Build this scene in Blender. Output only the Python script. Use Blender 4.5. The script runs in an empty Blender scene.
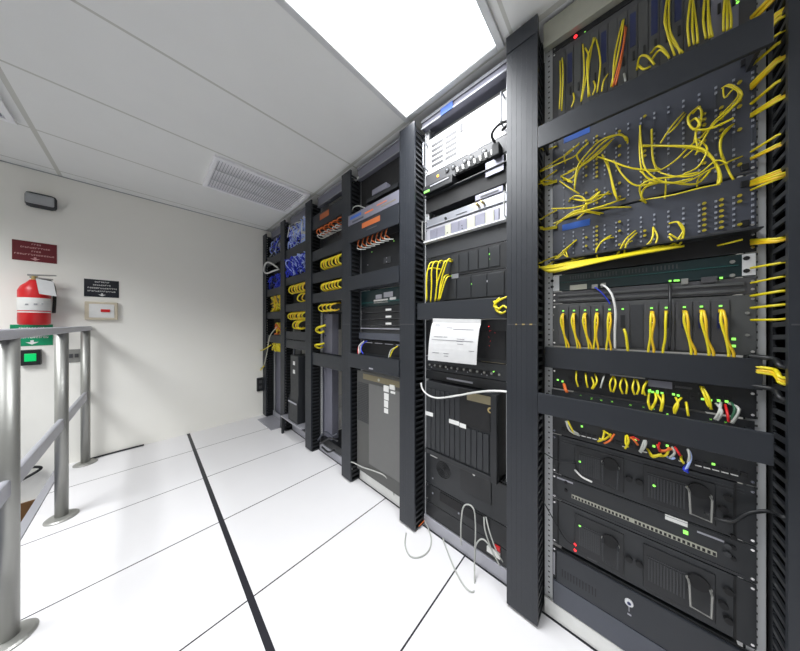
import bpy, math, random
from mathutils import Vector
random.seed(7)
C = bpy.context.scene.collection
H = 1.233                       # eye height above the raised floor
CEIL = 2.515
YW = 3.55                       # far wall
XR = 1.171                      # face of the equipment racks
XC = 1.073                      # face of the vertical cable managers

# ------------------------------------------------------------------ geometry of the shot
def P(px, py, X=XR):            # measured point of the photograph on the plane x = X
    u = (px-400)/236; d = X/(.682*u+.7314)
    return Vector((X, d*(.682-.7314*u), H+(324-py)*d/236))
def PW(px, py, Y=YW):           # the same on a plane y = Y
    u = (px-400)/236; d = Y/(.682-.7314*u)
    return Vector((d*(.682*u+.7314), Y, H+(324-py)*d/236))
def PF(px, py, z=0.0):          # the same on a horizontal plane
    u = (px-400)/236; d = 236*(H-z)/(py-324)
    return Vector((d*(.682*u+.7314), d*(.682-.7314*u), z))

# ------------------------------------------------------------------ materials
M = {}
def mat(name, col, rough=.5, metal=0., noise=.08, scale=30., spec=.5, emit=None, es=0.):
    m = bpy.data.materials.new(name); m.use_nodes = True
    nt = m.node_tree; b = nt.nodes['Principled BSDF']
    b.inputs['Metallic'].default_value = metal
    b.inputs['Specular IOR Level'].default_value = spec
    tc = nt.nodes.new('ShaderNodeTexCoord'); n = nt.nodes.new('ShaderNodeTexNoise')
    n.inputs['Scale'].default_value = scale; n.inputs['Detail'].default_value = 4
    nt.links.new(tc.outputs['Object'], n.inputs['Vector'])
    r = nt.nodes.new('ShaderNodeMapRange'); nt.links.new(n.outputs['Fac'], r.inputs[0])
    r.inputs[3].default_value = 1-noise; r.inputs[4].default_value = 1+noise
    mx = nt.nodes.new('ShaderNodeVectorMath'); mx.operation = 'SCALE'
    mx.inputs[0].default_value = col; nt.links.new(r.outputs[0], mx.inputs['Scale'])
    nt.links.new(mx.outputs[0], b.inputs['Base Color'])
    rr = nt.nodes.new('ShaderNodeMapRange'); nt.links.new(n.outputs['Fac'], rr.inputs[0])
    rr.inputs[3].default_value = max(0, rough-.08); rr.inputs[4].default_value = min(1, rough+.08)
    nt.links.new(rr.outputs[0], b.inputs['Roughness'])
    if emit:
        b.inputs['Emission Color'].default_value = (*emit, 1); b.inputs['Emission Strength'].default_value = es
    M[name] = m
    return m
mat('black_metal', (.016, .018, .021), .45, .0, .06)
mat('black_cover', (.017, .020, .026), .42, .0, .05)
mat('black_or_shade', (.005, .005, .006), .7)  # near-black for black parts and for shade painted into gaps
mat('black_plastic', (.009, .010, .012), .45)
mat('slate_panel', (.066, .072, .092), .4)
mat('adapter_grey', (.34, .36, .42), .5)
mat('cap_yellow', (.42, .34, .02), .5)
mat('dark_grey', (.034, .036, .040), .45)
mat('mid_grey', (.065, .065, .07), .45)
mat('card_grey', (.075, .078, .078), .5)
mat('ups_grey', (.075, .075, .072), .5)
mat('ups_inset', (.125, .125, .122), .5)
mat('silver', (.30, .31, .34), .38, .6)
mat('aluminium', (.40, .40, .44), .45, .4, .03)
mat('steel', (.33, .33, .31), .42, .6, .02, 8)
mat('brushed_silver', (.22, .22, .27), .45, .4)
mat('cream_metal', (.42, .42, .35), .4, .2)
mat('white_metal', (.66, .67, .68), .4)
mat('white_plastic', (.75, .75, .73), .4)
mat('teal_panel', (.006, .020, .022), .35)
mat('teal_trim', (.01, .08, .075), .35)
mat('navy', (.012, .02, .09), .3)
mat('yellow', (.72, .60, .012), .4)
mat('gold_yellow', (.78, .50, .015), .4)
mat('orange', (.75, .16, .03), .45)
mat('red', (.62, .012, .015), .35)
mat('maroon', (.14, .004, .010), .4)
mat('blue_cord', (.02, .045, .62), .4)
mat('pale_blue_cord', (.50, .62, 1.), .4)
mat('blue_label', (.03, .12, .5), .4)
mat('white_cord', (.68, .68, .66), .45)
mat('grey_cord', (.42, .43, .40), .5)
mat('beige', (.62, .55, .42), .45)
mat('brown', (.17, .085, .03), .5)
mat('green_sign', (.0, .28, .12), .4)
mat('black_sign', (.01, .012, .02), .35)
mat('paper', (.62, .62, .62), .8)
mat('ink', (.25, .25, .27), .8)
mat('brass', (.55, .42, .18), .35, .8)
mat('tan', (.20, .17, .10), .5)
mat('pink_print', (.6, .33, .33), .5)
mat('grille_white', (.93, .93, .95), .5)
mat('label_orange', (.42, .11, .03), .5)
mat('lamp_grey', (.36, .37, .38), .35)
mat('blue_carpet', (.05, .06, .10), .9, scale=200)
mat('green_board', (.02, .10, .05), .5)
mat('wire_screen', (.36, .36, .40), .5)
mat('led_green', (.1, .5, .1), .4, emit=(.35, 1, .12), es=1.1)
mat('led_red', (.6, .02, .02), .4, emit=(1, .03, .04), es=1.6)
mat('led_amber', (.6, .3, .02), .4, emit=(1, .45, .05), es=2.)
mat('screen_green', (.0, .3, .08), .3, emit=(.0, .75, .18), es=.5)
mat('diffuser', (.9, .9, .9), .5, emit=(.97, .98, 1.), es=3.0)
mat('chrome', (.7, .7, .7), .15, 1.)

def lines_material(name, base, line, axes, rough=.5, noise=.03, spec=.5, bump=0):
    """flat material with straight seams: axes = [(axis, offset, pitch, halfwidth)], pitch 0 = one seam only"""
    m = bpy.data.materials.new(name); m.use_nodes = True
    nt = m.node_tree; L = nt.links; b = nt.nodes['Principled BSDF']
    tc = nt.nodes.new('ShaderNodeTexCoord'); sp = nt.nodes.new('ShaderNodeSeparateXYZ')
    L.new(tc.outputs['Object'], sp.inputs[0])
    last = None
    def math_(op, a, bb):
        n = nt.nodes.new('ShaderNodeMath'); n.operation = op
        for i, v in enumerate((a, bb)):
            if v is None: continue
            if isinstance(v, (int, float)): n.inputs[i].default_value = v
            else: L.new(v, n.inputs[i])
        return n.outputs[0]
    for ax, off, pitch, hw in axes:
        v = math_('SUBTRACT', sp.outputs[ax], off)
        if pitch: v = math_('PINGPONG', v, pitch/2)
        else: v = math_('ABSOLUTE', v, None)
        f = math_('LESS_THAN', v, hw)
        last = f if last is None else math_('MAXIMUM', last, f)
    n = nt.nodes.new('ShaderNodeTexNoise'); n.inputs['Scale'].default_value = 6; n.inputs['Detail'].default_value = 6
    L.new(tc.outputs['Object'], n.inputs['Vector'])
    r = nt.nodes.new('ShaderNodeMapRange'); L.new(n.outputs['Fac'], r.inputs[0])
    r.inputs[3].default_value = 1-noise; r.inputs[4].default_value = 1+noise
    sc = nt.nodes.new('ShaderNodeVectorMath'); sc.operation = 'SCALE'; sc.inputs[0].default_value = base
    L.new(r.outputs[0], sc.inputs['Scale'])
    mix = nt.nodes.new('ShaderNodeMix'); mix.data_type = 'RGBA'
    L.new(last, mix.inputs[0]); L.new(sc.outputs[0], mix.inputs[6]); mix.inputs[7].default_value = (*line, 1)
    L.new(mix.outputs[2], b.inputs['Base Color'])
    b.inputs['Roughness'].default_value = rough; b.inputs['Specular IOR Level'].default_value = spec
    M[name] = m
    return m
lines_material('floor_tiles', (.72, .71, .72), (.02, .02, .025),
               [('Y', .604, .6103, .0035), ('X', .318, 0, .013), ('X', 1.155, 0, .005)], .38, .015, .3)
lines_material('ceiling_tiles', (.86, .865, .85), (.62, .62, .58),
               [('Y', .968, .617, .007), ('X', -.51, 0, .012), ('X', 1.125, 0, .012)], .85, .02, .1)
lines_material('wall_paint', (.88, .865, .81), (.7, .7, .66), [('X', 90, 0, .001)], .75, .015, .2)
# rack rail with its square holes (object origin at the foot of the rail)
def rail_material():
    m = bpy.data.materials.new('rail'); m.use_nodes = True
    nt = m.node_tree; L = nt.links; b = nt.nodes['Principled BSDF']
    tc = nt.nodes.new('ShaderNodeTexCoord'); sp = nt.nodes.new('ShaderNodeSeparateXYZ'); L.new(tc.outputs['Object'], sp.inputs[0])
    def mt(op, a, bb):
        n = nt.nodes.new('ShaderNodeMath'); n.operation = op
        for i, v in enumerate((a, bb)):
            if v is None: continue
            if isinstance(v, (int, float)): n.inputs[i].default_value = v
            else: L.new(v, n.inputs[i])
        return n.outputs[0]
    z = mt('LESS_THAN', mt('PINGPONG', sp.outputs['Z'], .011), .0032)
    y = mt('LESS_THAN', mt('ABSOLUTE', sp.outputs['Y'], None), .0032)
    f = mt('MULTIPLY', z, y)
    mix = nt.nodes.new('ShaderNodeMix'); mix.data_type = 'RGBA'
    L.new(f, mix.inputs[0]); mix.inputs[6].default_value = (.52, .53, .54, 1); mix.inputs[7].default_value = (.08, .08, .08, 1)
    L.new(mix.outputs[2], b.inputs['Base Color']); b.inputs['Metallic'].default_value = .4; b.inputs['Roughness'].default_value = .4
    M['rail'] = m
rail_material()

# ------------------------------------------------------------------ mesh helpers
class MB:
    def __init__(s): s.v = []; s.f = []; s.m = []
    def box(s, x0, x1, y0, y1, z0, z1, mi=0):
        if x0 > x1: x0, x1 = x1, x0
        if y0 > y1: y0, y1 = y1, y0
        if z0 > z1: z0, z1 = z1, z0
        b = len(s.v)
        s.v += [(x0,y0,z0),(x1,y0,z0),(x1,y1,z0),(x0,y1,z0),(x0,y0,z1),(x1,y0,z1),(x1,y1,z1),(x0,y1,z1)]
        for q in ((3,2,1,0),(4,5,6,7),(0,1,5,4),(1,2,6,5),(2,3,7,6),(3,0,4,7)):
            s.f.append(tuple(b+i for i in q)); s.m.append(mi)
        return s
    def prism(s, pts, dv, mi=0):            # closed polygon swept by the vector dv
        b = len(s.v); n = len(pts); dv = Vector(dv)
        s.v += [tuple(Vector(p)) for p in pts] + [tuple(Vector(p)+dv) for p in pts]
        s.f.append(tuple(range(b+n-1, b-1, -1))); s.f.append(tuple(range(b+n, b+2*n)))
        s.m += [mi, mi]
        for i in range(n):
            j = (i+1) % n; s.f.append((b+i, b+j, b+n+j, b+n+i)); s.m.append(mi)
        return s
    def tube(s, pts, r, n=6, mi=0, smooth=4, closed=False, r1=None):
        pts = [Vector(p) for p in pts]
        if smooth and len(pts) > 2: pts = spline(pts, smooth, closed)
        N = len(pts); rings = []; up = None
        for i, p in enumerate(pts):
            if closed: t = pts[(i+1) % N]-pts[i-1]
            else: t = pts[min(i+1, N-1)]-pts[max(i-1, 0)]
            if t.length < 1e-9: t = Vector((0, 0, 1))
            t.normalize()
            if up is None: up = t.orthogonal().normalized()
            up = (up - t*up.dot(t))
            if up.length < 1e-6: up = t.orthogonal()
            up.normalize(); w = t.cross(up)
            rr = r if r1 is None else r+(r1-r)*i/(N-1)
            b = len(s.v); rings.append(b)
            for k in range(n):
                a = 2*math.pi*k/n
                s.v.append(tuple(p + up*(rr*math.cos(a)) + w*(rr*math.sin(a))))
        for i in range(N if closed else N-1):
            a, b = rings[i], rings[(i+1) % N]
            for k in range(n):
                k2 = (k+1) % n; s.f.append((a+k, a+k2, b+k2, b+k)); s.m.append(mi)
        if not closed:
            s.f.append(tuple(rings[0]+k for k in range(n-1, -1, -1))); s.m.append(mi)
            s.f.append(tuple(rings[-1]+k for k in range(n))); s.m.append(mi)
        return s
    def cyl(s, p0, p1, r, n=14, mi=0, r1=None):
        return s.tube([p0, p1], r, n, mi, 0, r1=r1)
    def lathe(s, c, prof, n=24, mi=0):       # profile [(r, z)] about a vertical axis
        b = len(s.v); k = len(prof)
        for i in range(n):
            a = 2*math.pi*i/n
            for r, z in prof: s.v.append((c[0]+r*math.cos(a), c[1]+r*math.sin(a), c[2]+z))
        for i in range(n):
            j = (i+1) % n
            for q in range(k-1):
                s.f.append((b+i*k+q, b+j*k+q, b+j*k+q+1, b+i*k+q+1)); s.m.append(mi)
        s.f.append(tuple(b+i*k for i in range(n-1, -1, -1))); s.m.append(mi)
        s.f.append(tuple(b+i*k+k-1 for i in range(n))); s.m.append(mi)
        return s
    def build(s, name, mats, parent=None, loc=None, bevel=0, smooth=False):
        if isinstance(mats, str): mats = [mats]
        if loc is None:
            if parent is not None: loc = wloc(parent)
            else:
                xs = [v[0] for v in s.v]; ys = [v[1] for v in s.v]; zs = [v[2] for v in s.v]
                loc = Vector(((min(xs)+max(xs))/2, (min(ys)+max(ys))/2, min(zs)))
        loc = Vector(loc)
        me = bpy.data.meshes.new(name)
        me.from_pydata([tuple(Vector(v)-loc) for v in s.v], [], s.f)
        for m in mats: me.materials.append(M[m])
        for i, p in enumerate(me.polygons):
            p.material_index = s.m[i]; p.use_smooth = smooth
        me.update()
        o = bpy.data.objects.new(name, me); C.objects.link(o)
        if parent is not None:
            o.parent = parent; o.location = loc - wloc(parent)
        else: o.location = loc
        if bevel:
            bv = o.modifiers.new('bevel', 'BEVEL'); bv.width = bevel; bv.segments = 2; bv.limit_method = 'ANGLE'
        return o
def spline(p, n, closed=False):
    out = []; N = len(p)
    rng = range(N) if closed else range(N-1)
    for i in rng:
        if closed: a, b, c, d = p[i-1], p[i], p[(i+1) % N], p[(i+2) % N]
        else: a, b, c, d = p[max(i-1, 0)], p[i], p[i+1], p[min(i+2, N-1)]
        for k in range(n):
            t = k/n
            out.append(.5*((2*b) + (c-a)*t + (2*a-5*b+4*c-d)*t*t + (3*b-a-3*c+d)*t**3))
    if not closed: out.append(p[-1])
    return out
def wloc(o):
    l = Vector(o.location)
    while o.parent: o = o.parent; l += o.location
    return l
def tag(o, label, cat, group=None, kind=None):
    o['label'] = label; o['category'] = cat
    if group: o['group'] = group
    if kind: o['kind'] = kind
    return o
def thing(name, label, cat, loc, group=None):
    o = bpy.data.objects.new(name, None); C.objects.link(o); o.location = loc; o.empty_display_size = .1
    return tag(o, label, cat, group)
def struct(name, mb, m, loc=(0, 0, 0), parent=None):
    o = mb.build(name, m, parent, loc if parent is None else None)
    if parent is None: o['kind'] = 'structure'
    return o

# ------------------------------------------------------------------ the setting
XE = -.52                        # edge of the raised floor
XB = 2.45; XL = -2.6; YB = -3.2; ZL = -.37
struct('floor', MB().box(XE+.03, XB, YB, YW, -.05, 0), 'floor_tiles')
f2 = struct('floor_lower', MB().box(XL, XE-.002, YB, YW, ZL-.05, ZL), 'blue_carpet')
struct('trim_1', MB().box(XE-.012, XE+.028, YB, YW, -.045, .006).box(XE-.002, XE+.028, YB, YW, ZL, -.046), 'aluminium')
struct('ceiling', MB().box(XL, XB, YB, YW, CEIL, CEIL+.05), 'ceiling_tiles')
struct('wall_far', MB().box(XL, XB, YW, YW+.08, ZL, CEIL), 'wall_paint')
struct('wall_left', MB().box(XL-.08, XL, YB, YW, ZL, CEIL), 'wall_paint')
struct('wall_right', MB().box(XB, XB+.08, YB, YW, 0, CEIL), 'wall_paint')
struct('wall_back', MB().box(XL, XB, YB-.08, YB, ZL, CEIL), 'wall_paint')
struct('baseboard_far', MB().box(XL, XE-.02, YW-.012, YW, ZL, ZL+.15, 0), 'brown')
struct('trim_2', MB().box(XL, XB, YW-.008, YW, CEIL-.006, CEIL-.0005), 'lamp_grey')

# ------------------------------------------------------------------ camera and light
cam = bpy.data.cameras.new('camera'); co = bpy.data.objects.new('camera', cam); C.objects.link(co)
co.location = (0, 0, H); co.rotation_euler = (math.pi/2, 0, -math.atan2(.7314, .682))
cam.sensor_width = 36; cam.lens = 236/800*36; cam.shift_y = -1.5/800; cam.clip_start = .02
bpy.context.scene.camera = co

def ceiling_light(x0, x1, y0, y1, label):
    t = thing('ceiling_light', label, 'ceiling light', ((x0+x1)/2, (y0+y1)/2, CEIL-.02))
    f = MB(); w = .03; z0, z1 = CEIL-.016, CEIL-.0005
    f.box(x0-w, x1+w, y0-w, y0, z0, z1).box(x0-w, x1+w, y1, y1+w, z0, z1).box(x0-w, x0, y0, y1, z0, z1).box(x1, x1+w, y0, y1, z0, z1)
    f.build('frame', 'white_metal', t, bevel=.003)
    MB().box(x0, x1, y0, y1, CEIL-.010, CEIL-.001).build('diffuser', 'diffuser', t)
    return t
ceiling_light(-.12, 1.085, .415, .96, 'glowing recessed fluorescent ceiling panel above the aisle')
def area(x, y, z, sx, sy, e, spread=150, col=(.96, .98, 1)):
    l = bpy.data.lights.new('ceiling_or_fill_lamp', 'AREA'); l.shape = 'RECTANGLE'; l.size = sx; l.size_y = sy
    l.energy = e; l.color = col; l.spread = math.radians(spread)
    o = bpy.data.objects.new('ceiling_or_fill_lamp', l); C.objects.link(o); o.location = (x, y, z)
    return o
area(.48, .69, CEIL-.03, 1.15, .5, 31, 138)
area(.48, -1.15, CEIL-.03, 1.2, .55, 12, 125)  # unseen fill lamp added behind the camera
area(-1.6, .69, CEIL-.03, 1.2, .55, 22, 135)  # unseen lamp added for more light from the left
area(-1.45, 2.2, CEIL-.03, .6, 1.1, 44, 135)  # out of view, added to brighten the lower far wall
area(1.95, .3, CEIL-.03, .5, 1.1, 4, 150)
w = bpy.data.worlds.new('world'); bpy.context.scene.world = w; w.use_nodes = True
w.node_tree.nodes['Background'].inputs[0].default_value = (.8, .85, .9, 1); w.node_tree.nodes['Background'].inputs[1].default_value = .3
vs = bpy.context.scene.view_settings
vs.view_transform = 'Standard'; vs.look = 'None'; vs.gamma = 1; vs.exposure = 0.1; vs.use_curve_mapping = False

# air grilles in the ceiling
def grille(x0, x1, y0, y1, label):
    t = thing('air_grille', label, 'vent', ((x0+x1)/2, (y0+y1)/2, CEIL-.02))
    z0, z1 = CEIL-.022, CEIL-.0005; w = .032
    f = MB().box(x0, x1, y0, y0+w, z0, z1).box(x0, x1, y1-w, y1, z0, z1).box(x0, x0+w, y0+w, y1-w, z0, z1).box(x1-w, x1, y0+w, y1-w, z0, z1)
    f.build('frame', 'grille_white', t, bevel=.003)
    MB().box(x0+w, x1-w, y0+w, y1-w, z1-.003, z1).build('backing', 'grille_white', t)
    s = MB(); n = int((x1-x0-2*w)/.020)
    for i in range(n):
        x = x0+w+.010+i*.020
        s.prism([(x-.003, y0+w, z0+.009), (x, y0+w, z0+.009), (x+.003, y0+w, z1-.004), (x, y0+w, z1-.004)], (0, y1-y0-2*w, 0))
    s.build('slats', 'wire_screen', t)
    b = MB()
    for k in (.33, .66):
        yy = y0+(y1-y0)*k; b.box(x0+w, x1-w, yy-.004, yy+.004, z0, z0+.004)
    b.build('crossbar', 'white_metal', t)
grille(.345, 1.10, 2.235, 2.79, 'white louvred air grille in the ceiling above the far racks')
grille(-1.17, -.56, 2.23, 2.80, 'grey louvred ceiling grille at the upper left, cut by the photo edge')

# ------------------------------------------------------------------ things on the far wall
def word_rows(mb, x0, x1, z0, z1, rows, y, mi=1, arrow=True):
    """small letter-like strokes in rows, with a pointer below"""
    n = len(rows); hz = (z1-z0)/(n+1.6)
    for i, (a, b) in enumerate(rows):
        zc = z1-hz*(i+.75); x = x0+(x1-x0)*a; xe = x0+(x1-x0)*b
        while x < xe:
            wd = random.uniform(.006, .011); k = random.random()
            mb.box(x, x+.0028, y-.001, y, zc-hz*.2, zc+hz*.2, mi)
            if k < .7: mb.box(x+.0028, x+wd, y-.001, y, zc+hz*.08, zc+hz*.2, mi)
            if k > .3: mb.box(x+.0028, x+wd, y-.001, y, zc-hz*.2, zc-hz*.08, mi)
            if k > .5: mb.box(x+wd-.002, x+wd, y-.001, y, zc-hz*.14, zc+hz*.14, mi)
            x += wd+.0035
    if arrow:
        xc = (x0+x1)/2; zb = z0+hz*.25
        mb.prism([(xc, y, zb), (xc+hz*.8, y, zb+hz*.55), (xc-hz*.8, y, zb+hz*.55)], (0, -.001, 0), mi)
        mb.box(xc-hz*.2, xc+hz*.2, y-.001, y, zb+hz*.55, zb+hz*.95, mi)
def wall_sign(label, px0, px1, ya, yb, m, rows, cat='sign', tm='white_plastic'):
    a = PW(px0, ya); b = PW(px1, yb)
    mid = PW((px0+px1)/2, (ya+yb)/2)
    t = thing('wall_sign', label, cat, (mid.x, YW, b.z))
    MB().box(a.x, b.x, YW-.004, YW, b.z, a.z).build('plate', m, t, bevel=.001)
    w = MB(); w.v = []
    word_rows(w, a.x, b.x, b.z, a.z, rows, YW-.0042, 0)
    w.build('lettering', tm, t)
wall_sign('dark red wall sign with white lettering and a down arrow above the extinguisher', 12, 57, 239, 264, 'maroon', [(.42, .62), (.18, .82), (.42, .62), (.05, .95)], tm='pink_print')
wall_sign('small black wall sign with white lettering and a down arrow above the beige call point', 84, 119, 278.5, 298, 'black_sign', [(.3, .7), (.25, .75), (.1, .9), (.1, .9)])
wall_sign('green wall sign with white arrow below the extinguisher, partly behind the handrail', 10, 53, 324.6, 345, 'green_sign', [(.2, .8), (.1, .9), (.15, .85)])
# manual call point
a, b = PW(85, 301.5), PW(118, 320)
t = thing('fire_alarm_call_point', 'beige wall call point with a red lever under the small black sign', 'alarm', ((a.x+b.x)/2, YW, b.z))
MB().box(a.x, b.x, YW-.03, YW, b.z, a.z).build('housing', 'beige', t, bevel=.006)
MB().box(a.x+.025, b.x-.02, YW-.035, YW-.03, b.z+.02, a.z-.02).build('cover', 'white_plastic', t, bevel=.003)
c = PW(105.5, 311); MB().box(c.x-.025, c.x+.03, YW-.042, YW-.035, c.z-.012, c.z+.014).build('lever', 'red', t, bevel=.004)
# emergency light
a, b = PW(26, 193), PW(58, 213)
t = thing('wall_speaker', 'grey rounded wall unit high under the ceiling above the red sign', 'speaker', ((a.x+b.x)/2, YW, b.z))
MB().box(a.x, b.x, YW-.06, YW, b.z, a.z+.01).build('housing', 'dark_grey', t, bevel=.025)
MB().box(a.x+.008, b.x-.008, YW-.075, YW-.055, b.z+.02, a.z-.01).build('front_grille', 'lamp_grey', t, bevel=.012)
# extinguisher
ey = YW-.095; c = PW(34.5, 326, ey); ex = c.x; zb = PW(34.5, 325, ey).z
t = thing('fire_extinguisher', 'red fire extinguisher with a white label band hanging on the far wall', 'fire extinguisher', (ex, ey, zb))
zh = PW(34.5, 280, ey).z
R_ = .075
MB().lathe((ex, ey, zb), [(R_-.012, 0), (R_, .012), (R_, zh-zb-.09), (R_-.012, zh-zb-.055), (.035, zh-zb-.02), (.022, zh-zb)], 28).build('cylinder', 'red', t, smooth=True)
MB().lathe((ex, ey, zb+.115), [(R_+.0008, 0), (R_+.0012, .001), (R_+.0012, .10), (R_+.0008, .101)], 28).build('label_band', 'white_plastic', t, smooth=True)
for dx, dz, w_, h__ in ((-.02, .04, .014, .012), (.018, .042, .016, .014), (.045, .05, .010, .01)):
    an = math.asin(dx/R_); MB().prism([(ex+dx-w_/2, ey-R_*math.cos(an)-.0035, zb+.115+dz), (ex+dx+w_/2, ey-R_*math.cos(an)-.0035, zb+.115+dz), (ex+dx+w_/2, ey-R_*math.cos(an)-.0035, zb+.115+dz+h__), (ex+dx-w_/2, ey-R_*math.cos(an)-.0035, zb+.115+dz+h__)], (0, .003, 0)).build('emblem', 'lamp_grey', t)
MB().lathe((ex, ey, zb+.098), [(R_+.0008, 0), (R_+.001, .001), (R_+.001, .008), (R_+.0008, .009)], 28).build('label_line', 'white_plastic', t, smooth=True)
v = MB().cyl((ex, ey, zh), (ex, ey, zh+.03), .016, 12); v.build('valve', 'brass', t)
h_ = MB().prism([(ex-.03, ey-.012, zh+.03), (ex+.10, ey-.012, zh+.045), (ex+.10, ey-.012, zh+.053), (ex-.03, ey-.012, zh+.042)], (0, .024, 0))
h_.prism([(ex-.02, ey-.012, zh+.015), (ex+.085, ey-.012, zh+.01), (ex+.085, ey-.012, zh+.018), (ex-.02, ey-.012, zh+.026)], (0, .024, 0))
h_.build('handle', 'steel', t)
MB().tube([(ex+.02, ey, zh+.015), (ex+.07, ey+.02, zh), (ex+.088, ey+.03, zh-.08), (ex+.086, ey+.02, zb+.10)], .010, 8).build('hose', 'black_plastic', t, smooth=True)
MB().prism([(ex+.02, ey-.085, zh+.005), (ex+.10, ey-.085, zh-.01), (ex+.115, ey-.085, zh-.13), (ex+.035, ey-.085, zh-.115)], (0, .002, 0)).build('inspection_tag', 'paper', t)
MB().box(ex-.05, ex+.05, YW-.018, YW, zh-.14, zh-.05).build('bracket', 'steel', t)
# door release box with green button
a, b = PW(21, 350), PW(42, 364)
t = thing('release_button', 'dark wall box with a lit green button under the green sign', 'button', ((a.x+b.x)/2, YW, b.z))
MB().box(a.x, b.x, YW-.04, YW, b.z, a.z).build('housing', 'black_plastic', t, bevel=.004)
a, b = PW(26, 353.5), PW(38, 360.5)
MB().box(a.x, b.x, YW-.046, YW-.04, b.z, a.z).build('button', 'screen_green', t, bevel=.003)
a, b = PW(67, 349.5), PW(81, 361.5)
t = thing('switch_plate', 'small steel switch plate on the far wall behind the handrail posts', 'switch', ((a.x+b.x)/2, YW, b.z))
MB().box(a.x, b.x, YW-.008, YW, b.z, a.z).build('plate', 'steel', t, bevel=.002)
for q in (.3, .7):
    xx = a.x+(b.x-a.x)*q; MB().box(xx-.01, xx+.01, YW-.014, YW-.008, b.z+.04, a.z-.04).build('rocker', 'mid_grey', t)
a, b = PW(256.5, 378), PW(263, 390)
t = thing('wall_outlet', 'small black wall outlet low beside the last cable manager', 'outlet', ((a.x+b.x)/2, YW, b.z))
MB().box(a.x, b.x, YW-.03, YW, b.z, a.z).build('box', 'black_plastic', t, bevel=.004)
for z in (.3, .7): MB().box(a.x+.02, b.x-.02, YW-.032, YW-.03, b.z+(a.z-b.z)*z-.018, b.z+(a.z-b.z)*z+.018).build('socket', 'mid_grey', t)
# cables at the foot of the far wall
MB().tube([(-.62, 3.50, .02), (-.74, 3.49, -.03), (-.86, 3.50, .0), (-.78, 3.50, .05), (-.66, 3.50, .07), (-.60, 3.50, .05)], .010, 8, closed=True)\
    .build('cable_loop', 'black_plastic', None, smooth=True)
tag(bpy.data.objects['cable_loop'], 'black cable loop hanging at the wall beyond the handrail', 'cable')
MB().tube([(-.36, 3.52, .008), (-.2, 3.53, .008), (-.02, 3.53, .008)], .008, 8).build('floor_cable', 'black_plastic', None, smooth=True)
tag(bpy.data.objects['floor_cable'], 'short black cable on the floor against the far wall by the handrail', 'cable')

# ------------------------------------------------------------------ handrail
t = thing('handrail', 'brushed steel handrail with three posts along the raised floor edge', 'railing', (-.37, 2.6, 0))
hx = -.37
for y in (1.744, 2.60, 3.455):
    p = MB().cyl((hx, y, 0), (hx, y, 1.19), .027, 24).build('post', 'steel', t, smooth=True)
    MB().lathe((hx, y, 0), [(.068, 0), (.068, .006), (.060, .012), (.030, .016)], 28).build('base_flange', 'steel', p, smooth=False)
r_ = MB()
r_.box(hx-.028, hx+.028, -1.2, YW-.002, 1.175, 1.213).build('top_rail', 'aluminium', t, bevel=.008)
MB().box(hx-.012, hx+.012, -1.2, YW-.002, .565, .635).build('mid_rail', 'aluminium', t, bevel=.008)
p = MB().cyl((hx, .89, 0), (hx, .89, 1.19), .027, 24).build('post', 'steel', t, smooth=True)
MB().lathe((hx, .89, 0), [(.068, 0), (.068, .006), (.060, .012), (.030, .016)], 28).build('base_flange', 'steel', p)
p = MB().cyl((hx, .03, 0), (hx, .03, 1.19), .027, 24).build('post', 'steel', t, smooth=True)

# ------------------------------------------------------------------ vertical cable managers
PR = [.243+.6415*k for k in range(5)]+[3.428]         # right edge (towards the viewer) of managers 0..5
PR = [-.422]+PR                                         # the one cut by the photo edge comes first
where = ['cut by the right edge of the photo', 'between the fibre rack and the white server rack',
         'between the white server rack and the grey cabinet rack', 'left of the grey cabinet rack',
         'right of the rack holding the tall black unit', 'between the blue cable racks', 'standing against the far wall']
def vmanager(k, y0, top, extra):
    y1 = y0+.12
    t = thing('vertical_cable_manager', 'tall black vertical cable manager '+where[k], 'cable manager', ((XC+XR)/2, (y0+y1)/2, 0), 'vertical cable managers between racks')
    cv = MB().box(XC, XC+.014, y0, y1, .012, top)
    for q in range(1, 6):
        yy = y0+.12*q/6; cv.box(XC-.0006, XC, yy-.0008, yy+.0008, .02, top-.01)
    c_ = cv.build('cover', 'black_cover', t, bevel=.002)
    MB().box(XC-.0014, XC-.0007, y0+.004, y1-.004, H-.0035, H+.0005).build('seam', 'mid_grey', c_)
    if extra: MB().box(XC-.003, XC+.016, y0-.001, y1+.001, extra, top+.004).build('cap_cover', 'black_cover', t, bevel=.001)
    MB().box(XC+.045, XR+.10, y0+.05, y1-.05, .0, top-.02).build('spine', 'black_or_shade', t)  # near-black, paints the dark interior between the fingers
    MB().box(XR+.101, XR+.105, y0+.004, y1-.004, .0, top-.02).build('back_plate', 'black_or_shade', t)  # added to hide the bright wall and keep the finger gaps dark
    MB().box(XC+.016, XR+.02, y0+.002, y1-.002, .0, .012).build('foot', 'black_metal', t)
    for side in (0, 1):
        s = MB(); ya = y0+.001 if side == 0 else y1-.007
        z = .04
        while z < top-.03:
            s.prism([(XC+.015, ya, z), (XR-.008, ya, z-.004), (XR-.008, ya, z+.008), (XC+.015, ya, z+.012)], (0, .006, 0))
            s.box(XR-.012, XR-.008, ya, ya+.006, z-.008, z+.014)
            z += .033
        s.box(XR-.008, XR+.02, ya+.001, ya+.005, .012, top-.03)
        s.build('finger_row', 'black_metal', t)
    return t
VM = []
for k, y0 in enumerate(PR):
    VM.append(vmanager(k, y0, 2.478 if k == 1 else 2.43, 2.41 if k == 1 else 0))
x_ = MB().box(XC-.0022, XC-.0012, .262, .272, H-.004, H+.001).box(XC-.0022, XC-.0012, .29, .30, H-.004, H+.001).box(XC-.0022, XC-.0012, .32, .327, H-.004, H+.001)
x_.build('mark', 'brass', [o for o in VM[1].children if o.name.startswith('cover')][0])

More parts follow.
